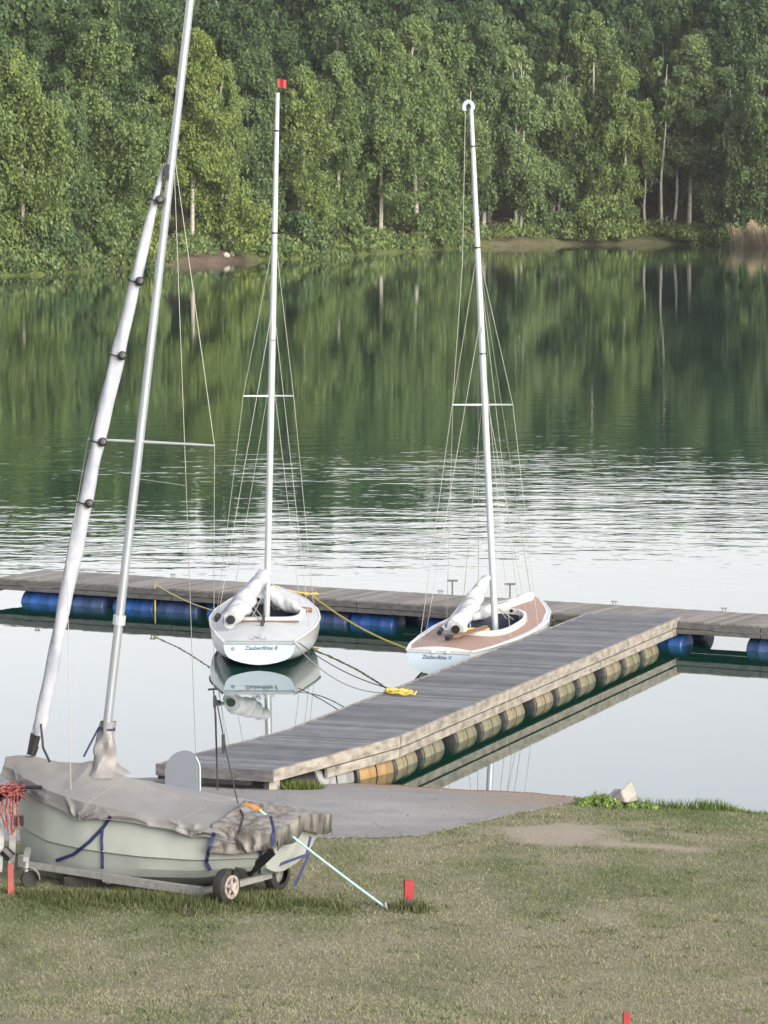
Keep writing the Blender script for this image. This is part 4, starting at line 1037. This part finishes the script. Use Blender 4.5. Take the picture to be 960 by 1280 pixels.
# ---- mooring ropes
def rope(label, pts, mt, r=.012):
    mb = MB(); mb.tube(pts, r, 6); tag(obj('mooring_rope', mb, M[mt], smooth=True), label, 'rope', 'mooring ropes')
a = dockpt(193, .1, DZ + .05); bowL = MT1 @ Vector((-.84, 3.2, .56))
rope('pale yellow rope from the dock to the side of the white decked boat', sag(a, bowL, 12, .06), 'paleyellow', .012)
rope('yellow rope end hanging straight down from the dock to the water', [a + Vector((0, -.08, 0)), a + Vector((0, -.12, -.25)), a + Vector((0, -.12, -.6))], 'yellow', .016)
a = dockpt(386, .1, DZ + .06); st2 = MX(-.56, .05, .46)
rope('yellow rope sagging from the dock to the stern of the brown decked boat', sag(a, st2, 16, .10), 'yellow', .016)
rope('yellow rope from the bow of the white decked boat to the dock cleat', sag(MT1 @ Vector((.12, L1 - .3, .78)), a, 8, .03), 'yellow', .014)
coil('rope_coil', 'small yellow rope bundle on the dock edge behind the white boat', a + Vector((0, 0, -.03)), 'yellow', 4, .09, 4)
stR = MT1 @ Vector((.55, .1, .44))
rope('pale rope from the stern of the white decked boat to the pier', sag(stR, qp + Vector((-.05, 0, .04)), 18, .30), 'wire', .009)
rope('dark rope hanging low from the stern of the white decked boat towards the pier', sag(MT1 @ Vector((.6, .5, .40)), qp + Vector((-.08, .1, .03)), 18, .12), 'darkrope', .008)

# ------------------------------------------------------------------ dinghy on trailer
sc_ = at_y(373, 1032, 37.9)
PH = math.radians(65); PB = math.radians(3.5); LD = 3.40
DT = Matrix.Translation(sc_) @ Matrix.Rotation(PH, 4, 'Z') @ Matrix.Rotation(PB, 4, 'X')
DX = lambda x, y, z: DT @ Vector((x, y, z))      # x to starboard, y forward, z 0 at the stern gunwale
gtr = gz1(-2.2, 38.2)
DTAB = dict(b=[(0, .60), (.2, .68), (.45, .72), (.65, .66), (.8, .50), (.92, .27), (1, .05)],
            sheer=[(0, 0), (.4, .01), (.75, .07), (1, .15)], keel=[(0, -.50), (.25, -.76), (.55, -.92), (.8, -1.02), (.92, -1.0), (1, -.8)],
            full=[(0, 1), (.6, 1), (1, .9)], prof=[(0, 1), (.02, 1.0), (.25, .995), (.49, .985), (.515, .935), (.66, .88), (.77, .795), (.795, .735), (.9, .50), (.97, .24), (1, 0)], stem=.14, rake=.14)
din = thing('dinghy', 'weathered white dinghy with tall mast, resting on the trailer under a tarpaulin', 'dinghy', (-2.2, 38.5, gtr))
rows = hull_rows(DTAB, 30, LD, None); wr = xf(rows, DT); n = len(rows[0])
mb = MB(); mb.grid(wr); obj('hull', mb, M['dinghy_hull'], din, smooth=True, sharp=15)
mb = MB(); mb.add(wr[0], [tuple(range(n))]); obj('transom', mb, M['dinghy_hull'], din)
mb = MB(); mb.tube([DT @ r[0] for r in rows], .018, 6); mb.tube([DT @ r[-1] for r in rows], .018, 6); obj('gunwale', mb, M['dinghy_hull'], din, smooth=True)
mb = MB(); mb.grid([[DT @ r[0], DT @ r[-1]] for r in rows]); obj('deck', mb, M['dinghy_hull'], din)
mf = at_y(129, 950, 38.95); mtop = mf + (at_y(238, 0, 38.95) - mf) * 1.14
mb = MB(); nn = 16; mb.tube([mf.lerp(mtop, i / nn) for i in range(nn + 1)], [.062 - (.012 * i / nn) for i in range(nn + 1)], 12, squash=.8)
dm_ = obj('mast', mb, M['alu'], din, smooth=True)
axd = (mtop - mf).normalized()
def mast_at(py): 
    z = at_y(200, py, 38.95).z; return mf.lerp(mtop, (z - mf.z) / (mtop.z - mf.z))
mb = MB(); p = mast_at(215); mb.box(p + Vector((-.04, -.06, 0)), (.05, .05, .16)); obj('halyard_fitting', mb, M['black'], dm_)
mb = MB(); p = mast_at(775); mb.tube([p - axd * .05, p + axd * .05], .068, 12); obj('band', mb, M['alu_white'], dm_)
# furled jib in its sleeve on the forestay
fa = at_y(46, 932, 39.25); fb_ = at_y(205, 205, 38.95)
mb = MB(); R_ = []; nn = 60; d_ = (fb_ - fa); u = Vector((1, 0, 0)); w = d_.normalized().cross(u).normalized(); u = w.cross(d_.normalized())
for i in range(nn + 1):
    t = i / nn; c_ = fa.lerp(fb_, t) + u * (-.05 * math.sin(t * PI)); r = .074 * interp(t, [(0, .55), (.03, .9), (.3, 1.05), (.6, 1.0), (.82, .85), (.90, .62), (.96, .36), (1, .16)])
    R_.append([c_ + (u * math.cos(k * PI / 8) + w * math.sin(k * PI / 8)) * r * (1 + .10 * math.sin(k * PI / 8 * 2 + t * 22) + .07 * math.sin(t * 60 + k * 1.3)) for k in range(16)])
mb.grid(R_, close=True); jib = obj('furled_jib', mb, M['greycloth'], din, smooth=True)
for py in (250, 352, 445, 553, 630):
    t = (at_y(0, py, 39.1).z - fa.z) / (fb_.z - fa.z); c_ = fa.lerp(fb_, t) + u * (-.05 * math.sin(t * PI)) - w * 0
    mb = MB(); mb.lathe(c_ + Vector((.05, -.09, 0)), (.2, -1, .2), [(-.05, .0), (-.04, .045), (.02, .05), (.05, .03), (.055, 0)], 9); mb.tube([c_ + (u * math.cos(k * PI / 8) + w * math.sin(k * PI / 8)) * .094 for k in range(17)], .008, 5, cap=False); obj('tie', mb, M['black'], jib)
mb = MB(); mb.tube([fa + Vector((-.06, 0, -.1)), fa + Vector((0, 0, .12))], [.05, .07], 10); obj('furler_drum', mb, M['black'], din)
# spreaders and rigging
c_ = mast_at(552); sL = at_y(110, 549, 39.2); sR = at_y(268, 557, 38.6)
for e in (sL, sR):
    mb = MB(); mb.tube([c_, e], [.016, .011], 7); obj('spreader', mb, M['alu_white'], din)
hd_ = mast_at(185)
low1 = at_y(267, 862, 38.75); ch1 = at_y(272, 988, 38.85); ch2 = at_y(300, 1016, 38.6)
wires(din, [[hd_, sR, low1], [hd_, sL, at_y(84, 700, 39.0), DX(-.5, LD * .72, .12)], [hd_, at_y(232, 590, 38.8), DX(.62, LD * .45, .08)], [fb_ + Vector((-.03, 0, 0)), at_y(160, 400, 39.05), DX(0, LD * .97, .3)],
            [mast_at(598), at_y(232, 607, 38.8)]], .004)
mb = MB(); mb.tube([low1 + Vector((-.06, 0, 0)), low1 + Vector((.05, 0, .01))], .012, 7); obj('trapeze_handle', mb, M['black'], din)
mb = MB(); mb.tube([low1, low1 + Vector((.02, 0, -.3)), ch1], [.008, .013, .008], 6); mb.box(low1 + Vector((.01, 0, -.13)), (.032, .03, .12)); obj('trapeze_line', mb, M['darkrope'], din)
mb = MB(); mb.tube([low1 + Vector((.02, 0, -.06)), at_y(283, 940, 38.7), ch2], .008, 6); mb.box(at_y(279, 930, 38.7), (.035, .03, .2)); obj('trapeze_line', mb, M['darkrope'], din)
mb = MB(); mb.tube([at_y(51, 905, 39.1), at_y(54, 935, 39.0), at_y(62, 952, 38.7)], .014, 6); obj('sheet', mb, M['darkrope'], din)

# the tarpaulin
cov = thing('boat_cover', 'grey wrinkled tarpaulin draped over the dinghy on the trailer', 'boat cover', (-2.2, 38.5, gtr + .7))
RID = [(0, .03), (.12, .06), (.30, .08), (.45, .12), (.6, .17), (.70, .23), (.735, .27), (.77, .22), (.85, .17), (.95, .16), (1.0, .13), (1.06, .08)]
HEM = [(0, .15), (.1, .14), (.2, .11), (.25, .14), (.3, .09), (.45, .09), (.58, .13), (.66, .20), (.72, .15), (.85, .13), (1, .12), (1.06, .08)]
TIES = [(.25, 1.0), (.66, 1.0), (.05, 1.0), (.95, .9)]
NT = 260; NVv = 57; crow = []
def cover_pt(t, v, seed=0, tabs=(RID, HEM)):
    tt = min(t, 1.0); y = t * LD; b_ = interp(tt, DTAB['b']) + .03; zs = interp(tt, DTAB['sheer']) + .022
    if t > 1: b_ = max(.03, b_ * (1 - (t - 1) / .08))
    rid = interp(t, tabs[0]); hem = interp(t, tabs[1])
    a = abs(v); sg = 1 if v > 0 else -1
    wr1 = (float(fbm(t * 6 + v * 1.2, v * 2 - t * 2, 81, 2)) - .4)
    if a < .62:
        q = a / .62; x = b_ * q; z = zs + (rid) * (1 - q) ** 1.05 * (1 - .25 * math.sin(q * PI)) + wr1 * .05 * math.sin(q * PI)
    else:
        q = (a - .62) / .38; dq = 0; fold = 0
        for tt_, qq_ in TIES:      # folds fan out from the places where the straps pull the hem down
            dx_ = (t - tt_) * LD; dz_ = (q - qq_) * hem * 1.6; dist = math.hypot(dx_, dz_); an = math.atan2(dx_, -dz_ + .02)
            fo = abs(math.sin(an * 3.3 + 1.3 * wr1 * 6 + tt_ * 9)); fold += (1 - fo) ** 1.6 * .048 * math.exp(-dist / .55) * min(1, dist / .1)
        fold += .025 * wr1 * q - .008
        x = b_ + .012 + max(0, .02 * q + fold * (.35 + q)); hm = hem
        z = zs - hm * q + .006 * math.sin(q * PI)
    return Vector((sg * x, y, z))
for i in range(NT + 1):
    t = .10 + (1.045 - .10) * i / NT
    crow.append([DT @ cover_pt(t, -1 + 2 * j / (NVv - 1)) for j in range(NVv)])
mb = MB(); mb.grid(crow); cvo = obj('sheet', mb, M['cover'], cov, smooth=True)
md = cvo.modifiers.new('thick', 'SOLIDIFY'); md.thickness = .006; md.offset = 1
mb = MB()
for t in (.30, .62): mb.tube([DT @ (cover_pt(t, v) + Vector((0, 0, .008))) for v in np.linspace(-.98, .98, 60)], .006, 5)
obj('seam', mb, M['cover'], cov, smooth=True)
mb = MB(); mb.tube([DT @ (cover_pt(t, -1.0) + Vector((-.004, 0, 0))) for t in np.linspace(.11, 1.03, 200)], .009, 5); obj('hem', mb, M['cover'], cov, smooth=True)
# collar round the mast
mb = MB(); R_ = []
for i in range(15):
    t = i / 14; c_ = mf.lerp(mtop, t * .045) + Vector((0, 0, -.16 * (1 - t))); r = interp(t, [(0, .24), (.15, .15), (.35, .10), (.55, .115), (.7, .09), (.85, .078), (1, .088)])
    R_.append([c_ + Vector((math.cos(k * PI / 10), math.sin(k * PI / 10), 0)) * r * (1 + .2 * math.sin(k * PI / 10 * 3 + t * 7) + .12 * math.sin(k * PI / 10 * 5 - t * 9)) for k in range(20)])
mb.grid(R_, close=True); col_ = obj('mast_collar', mb, M['cover'], cov, smooth=True)
mb = MB(); p = mf.lerp(mtop, .037); mb.tube([p - axd * .008, p + axd * .012], .094, 12); mb.tube([p + Vector((-.09, 0, 0)), mf + Vector((-.2, -.1, .05))], .012, 5); obj('tie', mb, M['navy'], col_)
# stern piece, stained
mb = MB(); R_ = []
for i in range(40):
    t = -.02 + .21 * i / 39; row = []
    for j in range(NVv):
        v = -1 + 2 * j / (NVv - 1); p = cover_pt(max(t, 0) + .001, v, tabs=([(0, .12), (.2, .15)], [(0, .20), (.1, .26), (.2, .30)])); p.y = t * LD
        p.x *= 1.03; p.z += .012 + .006 * math.sin(j * .55 + i * .21); row.append(DT @ p)
    R_.append(row)
mb.grid(R_)
last = [R_[0][j] for j in range(NVv)]; cz = [DT @ Vector(((DT.inverted() @ p).x * .98, -.035 * LD * .0 - .075 + .012 * math.sin(j * .5), (DT.inverted() @ p).z - (.20 if abs(j - 28) < 18 else .02) - .015 * math.sin(j * .35))) for j, p in enumerate(last)]
mb.grid([last, cz])
so_ = obj('stern_sheet', mb, M['stained'], cov, smooth=True); so_['label'] = 'dirt stained rear section of the tarpaulin'
md = so_.modifiers.new('thick', 'SOLIDIFY'); md.thickness = .006; md.offset = 1
def strap(parent, pts, w=.035, mt='navy', name='strap'):
    mb = MB(); rows = []
    pts = [Vector(p) for p in pts]
    for i, p in enumerate(pts):
        d = (pts[min(i + 1, len(pts) - 1)] - pts[max(i - 1, 0)]).normalized(); s_ = d.cross(Vector((0, -1, .15))).normalized() * w / 2
        rows.append([p - s_, p + s_, p + s_ + Vector((0, .005, 0)), p - s_ + Vector((0, .005, 0))])
    mb.grid(rows, close=True); return obj(name, mb, M[mt], parent)
from mathutils.bvhtree import BVHTree
dg = bpy.context.evaluated_depsgraph_get()
def bvh_of(o):
    w = wloc(o); return BVHTree.FromPolygons([v.co + w for v in o.data.vertices], [tuple(p.vertices) for p in o.data.polygons])
hull_o = [o for o in din.children if o.name.startswith('hull')][0]
BV = [bvh_of(hull_o), bvh_of(cvo), bvh_of(so_)]
def hit(px, py, out=.02, which=(0, 1, 2)):
    d = ray(px, py).normalized(); best = None
    for k in which:
        r = BV[k].ray_cast(Vector((0, 0, CAMZ)), d)
        if r[0] is not None and (best is None or r[3] < best): best = r[3]
    if best is None: return on_hull(px, py, out)
    return Vector((0, 0, CAMZ)) + d * (best - out)
def on_hull(px, py, out=.012):
    """point on the port side of the hull in the direction of the pixel (nearest mesh point along it)"""
    best = None
    for r in wr:
        for a, b_ in zip(r[:len(DTAB['prof']) - 1], r[1:len(DTAB['prof'])]):
            for q in (0, .25, .5, .75):
                p = a.lerp(b_, q); v = p - Vector((0, 0, CAMZ)); k = F / v.dot(FW)
                e = (480 + v.x * k - px) ** 2 + (640 - v.dot(UP) * k - py) ** 2
                if best is None or e < best[0]: best = (e, p)
    v = (Vector((0, 0, CAMZ)) - best[1]).normalized(); return best[1] + v * out
def hull_strap(pp, **k):
    P = []
    for (x0, y0), (x1, y1) in zip(pp[:-1], pp[1:]):
        P += [hit(x0 + (x1 - x0) * q, y0 + (y1 - y0) * q) for q in (0, .25, .5, .75)]
    strap(cov, P + [hit(*pp[-1])], **k)
hull_strap([(300, 1012), (304, 1020), (300, 1036), (296, 1046), (300, 1062)], w=.025, mt='black')
hull_strap([(338, 1020), (342, 1036), (341, 1058)], w=.03)
hull_strap([(138, 1020), (130, 1033), (112, 1052), (92, 1068), (70, 1076)], w=.035)
hull_strap([(128, 1036), (127, 1050), (128, 1072), (128, 1086)], w=.028)
hull_strap([(268, 1041), (262, 1058), (258, 1078), (263, 1088)], w=.035)
hull_strap([(326, 1063), (325, 1078), (324, 1092)], w=.03)
# trailer
trl = thing('boat_trailer', 'galvanised boat trailer with one visible wheel standing in tall grass', 'trailer', (-2.2, 38.2, gtr))
TT = Matrix.Translation(Vector((sc_.x, sc_.y, 0))) @ Matrix.Rotation(PH, 4, 'Z')
TX = lambda x, y, z: TT @ Vector((x, y, z))
ra, rb = at_y(24, 1079, 38.75), at_y(250, 1114, 37.45)
wg = at_ground(283, 1131); lat = Vector((math.sin(PH - PI / 2), 0, 0)); st_ = (TX(1, 0, 0) - TX(0, 0, 0)).normalized()
mid = ra.lerp(rb, .52)
for k in range(2):
    o_ = st_ * (.80 * k); nar = st_ * (-.12 if k else .12)
    mb = MB(); mb.bar(ra + o_ + nar * 0, mid + o_, .05, .065); mb.bar(mid + o_ + Vector((0, 0, -.012)) - (rb - ra).normalized() * .1, rb + o_, .06, .085); obj('side_rail', mb, M['galv'], trl)
mb = MB()
for q in (.06, .5, .97): c0 = ra.lerp(rb, q) + Vector((0, 0, -.05)); mb.bar(c0, c0 + st_ * .8, .06, .05)
obj('cross_beam', mb, M['galv'], trl)
mb = MB(); mb.bar(ra + st_ * .4 + (ra - rb).normalized() * .25 + Vector((0, 0, -.05)), rb + st_ * .4 + Vector((0, 0, -.09)), .08, .08); obj('drawbar', mb, M['galv'], trl)
mb = MB(); mb.box(ra.lerp(rb, .32) + st_ * .3 + Vector((0, 0, -.13)), (.5, .5, .14)); obj('keel_cradle', mb, M['rubber'], trl)
wz = gtr + .195
wp = {}
for s_ in (-1, 1):
    pW = wg + st_ * (0 if s_ < 0 else 1.15); pW = Vector((pW.x, pW.y, gz1(pW.x, pW.y) + .19)); wp[s_] = pW
    axw = Vector((math.cos(math.radians(-32)), math.sin(math.radians(-32)), 0)) * (1 if s_ < 0 else -1)
    mb = MB(); R0 = .185
    mb.lathe(pW, axw, [(-.065, .11), (-.065, .155), (-.05, .178), (-.02, R0), (.02, R0), (.05, .178), (.065, .155), (.065, .11)], 26)
    wh = obj('wheel', mb, M['rubber'], trl, smooth=True)
    mb = MB(); mb.lathe(pW, axw, [(.062, .125), (.075, .122), (.075, .100), (.05, .09)], 26); mb.lathe(pW, axw, [(.05, .04), (.085, .035), (.085, 0)], 12)
    u_ = axw.cross(Vector((0, 0, 1))).normalized(); w_ = Vector((0, 0, 1))
    for k in range(5):
        a = k * 2 * PI / 5 + .3; e = u_ * math.cos(a) + w_ * math.sin(a); mb.bar(pW + axw * .065 + e * .03, pW + axw * .065 + e * .105, .028, .015, up=axw)
    obj('rim', mb, M['rim'], wh, smooth=True)
    mb = MB(); mb.lathe(pW + axw * -.01, axw, [(0, .105), (.035, .105), (.036, 0)], 18); obj('hub', mb, M['galv'], wh)
mb = MB(); mb.bar(wp[-1] + Vector((.05, .05, .0)), wp[1], .06, .06); obj('axle', mb, M['galv'], trl)
# black diagonal support strap from transom to wheel
strap(trl, [hit(341, 1064, .03), hit(325, 1079, .04), hit(310, 1092, .05), wp[-1] + Vector((.08, -.05, .17))], .09, 'black', 'tie_down')
strap(trl, [DX(.1, -.1, -.12), DX(.02, -.1, -.3), DX(-.2, .15, -.42), DX(-.25, .5, -.47)], .03, 'navy', 'tie_down')
strap(trl, [at_y(386, 1066, 37.9), at_y(380, 1082, 37.85), at_y(368, 1108, 37.8)], .03, 'navy', 'tie_down')
# winch post, jockey wheel
bow = DX(0, LD, .1)
mb = MB(); b0 = at_y(14, 1085, 38.85); b1 = at_y(20, 985, 38.85); mb.bar(b0, b1, .07, .05, up=(0, 1, 0)); mb.bar(at_y(1, 1010, 38.8), at_y(22, 1014, 38.8), .05, .08); mb.bar(at_y(0, 1090, 38.7), at_y(4, 1020, 38.8), .05, .05, up=(0, 1, 0)); obj('winch_post', mb, M['galv'], trl)
mb = MB(); mb.tube([at_y(8, 984, 38.75), at_y(52, 984, 38.6)], .02, 8); obj('winch_handle', mb, M['black'], trl)
mb = MB(); mb.lathe(at_y(12, 992, 38.8), (1, -.3, 0), [(-.1, 0), (-.1, .09), (-.08, .09), (-.08, .05), (.08, .05), (.08, .09), (.1, .09), (.1, 0)], 14); mb.tube([at_y(4, 1062, 38.7), at_y(14, 1072, 38.7)], .06, 8); obj('winch', mb, M['black'], trl)
mb = MB(); mb.box(at_y(25, 1026, 38.75), (.07, .09, .10)); obj('bow_chock', mb, M['black'], trl)
j0 = at_y(33, 1072, 38.3); j1 = at_y(33, 1112, 38.3); gj = gz1(j1.x, j1.y)
mb = MB(); mb.tube([j0, Vector((j0.x, j0.y, gj + .16))], .028, 10); mb.bar(j0 + Vector((-.02, .4, .01)), j0 + Vector((.0, -.05, -.01)), .06, .05); obj('jockey_tube', mb, M['galv'], trl)
mb = MB(); mb.lathe((j0.x + .03, j0.y, gj + .09), (.3, -1, 0), [(-.03, 0), (-.03, .085), (-.02, .09), (.02, .09), (.03, .085), (.03, 0)], 16); obj('jockey_wheel', mb, M['rubber'], trl, smooth=True)
mb = MB(); rws = []
for i in range(9):
    a = PI * .95 - i * PI * .95 / 8 ; e = Vector((math.cos(a) * .95, -.3 * math.cos(a), math.sin(a))) * .12; c_ = Vector((j0.x + .03, j0.y, gj + .09)) + e; rws.append([c_ + Vector((0, -.05, 0)), c_ + Vector((0, .05, 0))])
mb.grid(rws); mb.grid([[p * 1.0 + Vector((0, 0, .006)) for p in r] for r in rws]); obj('mudguard', mb, M['galv'], trl)
# red rope on the winch post
mb = MB(); r = random.Random(3); c_ = at_y(14, 988, 38.6)
pts = [c_ + Vector((r.gauss(0, .085), r.gauss(0, .04), r.gauss(0, .04))) for _ in range(70)]
mb.tube(pts, .013, 5)
for k in range(5): q = at_y(6 + k * 4, 990, 38.62); mb.tube([q, q + Vector((r.uniform(-.05, .05), -.02, -.2)), q + Vector((r.uniform(-.05, .03), 0, -.36 - .12 * r.random()))], .012, 5)
tag(obj('rope_bundle', mb, M['redrope'], smooth=True), 'tangled red rope wound round the trailer winch post', 'rope')
# guy rope with orange strap
g0 = hit(325, 1013, .03); g1 = at_ground(484, 1137) + Vector((0, 0, .01))
t = thing('guy_rope', 'taut turquoise rope from the dinghy stern down to the ground by the red stake', 'rope', g1)
mb = MB(); mb.tube(sag(g0, g1, 12, .015), .0125, 7); obj('line', mb, M['cyan'], t, smooth=True)
strap(t, [hit(306, 1005), hit(314, 1008), hit(320, 1010), hit(327, 1014)], .05, 'orange', 'strap')
mb = MB(); mb.tube([g1 + Vector((0, 0, -.1)), g1 + Vector((-.02, 0, .06))], .015, 6); obj('ground_peg', mb, M['galv'], t)
# round topped board behind the dinghy
pb = at_y(228, 985, 40.6); hb = gz1(pb.x, pb.y); topz = at_y(228, 939, 40.6).z
t = thing('round_board', 'blue grey board with rounded top standing upright behind the dinghy', 'board', (pb.x, pb.y, hb))
pr = [(-.2, hb - .02), (.2, hb - .02), (.2, topz - .22)] + [(.2 * math.cos(a), topz - .22 + .22 * math.sin(a)) for a in np.linspace(.05, PI - .05, 22)] + [(-.2, topz - .22)]
mb = MB(); ca, sa_ = math.cos(.32), math.sin(.32); nP = len(pr)
fr = [(pb.x + x * ca, pb.y + x * sa_, z) for x, z in pr]; bk = [(pb.x + x * ca + .05 * sa_, pb.y + x * sa_ + .05 * -(-ca), z) for x, z in pr]
mb.add(fr + bk, [tuple(range(nP)), tuple(reversed(range(nP, 2 * nP)))] + [(i, (i + 1) % nP, nP + (i + 1) % nP, nP + i) for i in range(nP)]); obj('panel', mb, M['board'], t)
mb = MB(); mb.tube([Vector(p) + Vector((.004, -.002, 0)) for p in fr[1:9]], .010, 6); obj('edge_trim', mb, M['blue_white'], t)

# ------------------------------------------------------------------ stakes and rocks
def stake(label, px, py_top, y, h, mt, w=.095, dark=True):
    p = at_y(px, py_top, y); gzz = gz1(p.x, y); t = thing('marker_stake', label, 'stake', (p.x, y, gzz), 'stakes marking the boat parking row')
    top = gzz + h
    mb = MB(); lo_ = gzz + h * (.36 if dark else .0)
    hw = w / 2; b_ = .008
    mb.box((p.x, y, (lo_ + top - b_) / 2), (w, w * .7, top - b_ - lo_), rot=.2); mb.box((p.x, y, top - b_ / 2), (w - .012, w * .7 - .012, b_ * .98), rot=.2)
    obj('painted_top', mb, M[mt], t)
    mb = MB(); mb.box((p.x, y, (lo_ + gzz - .1) / 2), (w - .006, w * .7 - .006, lo_ - gzz + .1), rot=.2); obj('post', mb, M['darkbeam'], t)
yst = PS.y + .05
stake('bright red stake with dark foot in a grass tuft beside the turquoise rope', 511, 1100, yst, at_y(511, 1100, yst).z - gz1(.25, yst), 'red')
yb = at_ground(783, 1290).y
stake('red stake at the bottom edge of the photo, standing alone on the mown lawn', 783, 1265, yb, max(.12, at_y(783, 1265, yb).z - gz1(2.0, yb)), 'red', w=.055, dark=False)
yl = at_ground(13, 1118).y
stake('faded pale red stake in front of the trailer winch post', 13, 1080, yl, at_y(13, 1080, yl).z - gz1(-3.85, yl), 'palered', w=.06, dark=False)
def rockmb(pts, seed):
    import bmesh
    bm = bmesh.new(); r = random.Random(seed)
    for p in pts: bm.verts.new(p)
    bmesh.ops.convex_hull(bm, input=bm.verts); 
    bmesh.ops.delete(bm, geom=[v for v in bm.verts if not v.link_faces], context='VERTS')
    bmesh.ops.bevel(bm, geom=list(bm.edges), offset=.012, segments=1, affect='EDGES', profile=.5)
    mb = MB(); bm.verts.index_update(); mb.add([v.co.copy() for v in bm.verts], [tuple(v.index for v in f.verts) for f in bm.faces]); bm.free(); return mb
yr = float(yedge(3.1)) - .9
def rk(px, py, dy=0): return at_y(px, py, yr + dy)
mb = rockmb([rk(764, 1000), rk(776, 988, -.1), rk(788, 976), rk(795, 992, -.1), rk(797, 1001), rk(790, 979, .15), rk(770, 1002, .35), rk(796, 1001, .35), rk(782, 1004, -.2)], 1)
tag(obj('rock', mb, M['rock']), 'large pale pointed rock at the water edge among weeds', 'rock', 'rocks at the water edge')
mb = rockmb([rk(760, 994, .2), rk(768, 986, .25), rk(777, 986, .25), rk(776, 1001, .1), rk(758, 1003, .2), rk(770, 990, .5), rk(775, 1000, .5)], 2)
tag(obj('rock', mb, M['rockgrey']), 'smaller blue grey rock behind the pale pointed rock', 'rock', 'rocks at the water edge')
mb = rockmb([rk(763, 998, -.2), rk(768, 996, -.25), rk(771, 1001, -.2), rk(764, 1004, -.2), rk(767, 1000, -.1), rk(770, 1003, -.3)], 3)
tag(obj('rock', mb, M['rock']), 'small round stone in front of the pale pointed rock', 'rock', 'rocks at the water edge')
# weeds round the rocks
rng = np.random.default_rng(5); P = []; Rr = []
for i in range(60):
    px = rng.uniform(726, 822) if i < 40 else rng.uniform(728, 768); p = at_y(px, 1000, yr - rng.uniform(-.1, .35)); zz = gz1(p.x, p.y)
    hgt = .10 * math.exp(-((px - 748) / 24) ** 2) + .03
    P.append((p.x, p.y, zz + hgt * rng.uniform(.1, .8))); Rr.append(.05 + hgt * .2)
LV = clump_leaves(np.array(P), np.array(Rr), 110, .032, rng, .2)
tag(npobj('shore_weeds', LV, quads(len(LV)), M['leaf_attr'], cols=np.tile(np.array((1.5, 1.5, 1.1)), (len(LV), 1))), 'low green weeds round the rocks at the water edge', None, None, 'stuff')

# ------------------------------------------------------------------ haze volume added to lift the dark tones of the far trees
mb = MB(); mb.box((0, 330, 24.5), (1300, 760, 61)); hz = obj('haze', mb, [], None)
hm = bpy.data.materials.new('haze'); hm.use_nodes = True; hn = hm.node_tree
hn.nodes.remove(hn.nodes['Principled BSDF']); pv = hn.nodes.new('ShaderNodeVolumePrincipled')
pv.inputs['Color'].default_value = (.93, .96, 1, 1); pv.inputs['Density'].default_value = .0001; pv.inputs['Anisotropy'].default_value = .2
hn.links.new(pv.outputs[0], hn.nodes['Material Output'].inputs['Volume']); hz.data.materials.append(hm); tag(hz, 'thin haze volume added over the lake to lift the dark far trees', None, None, 'stuff')
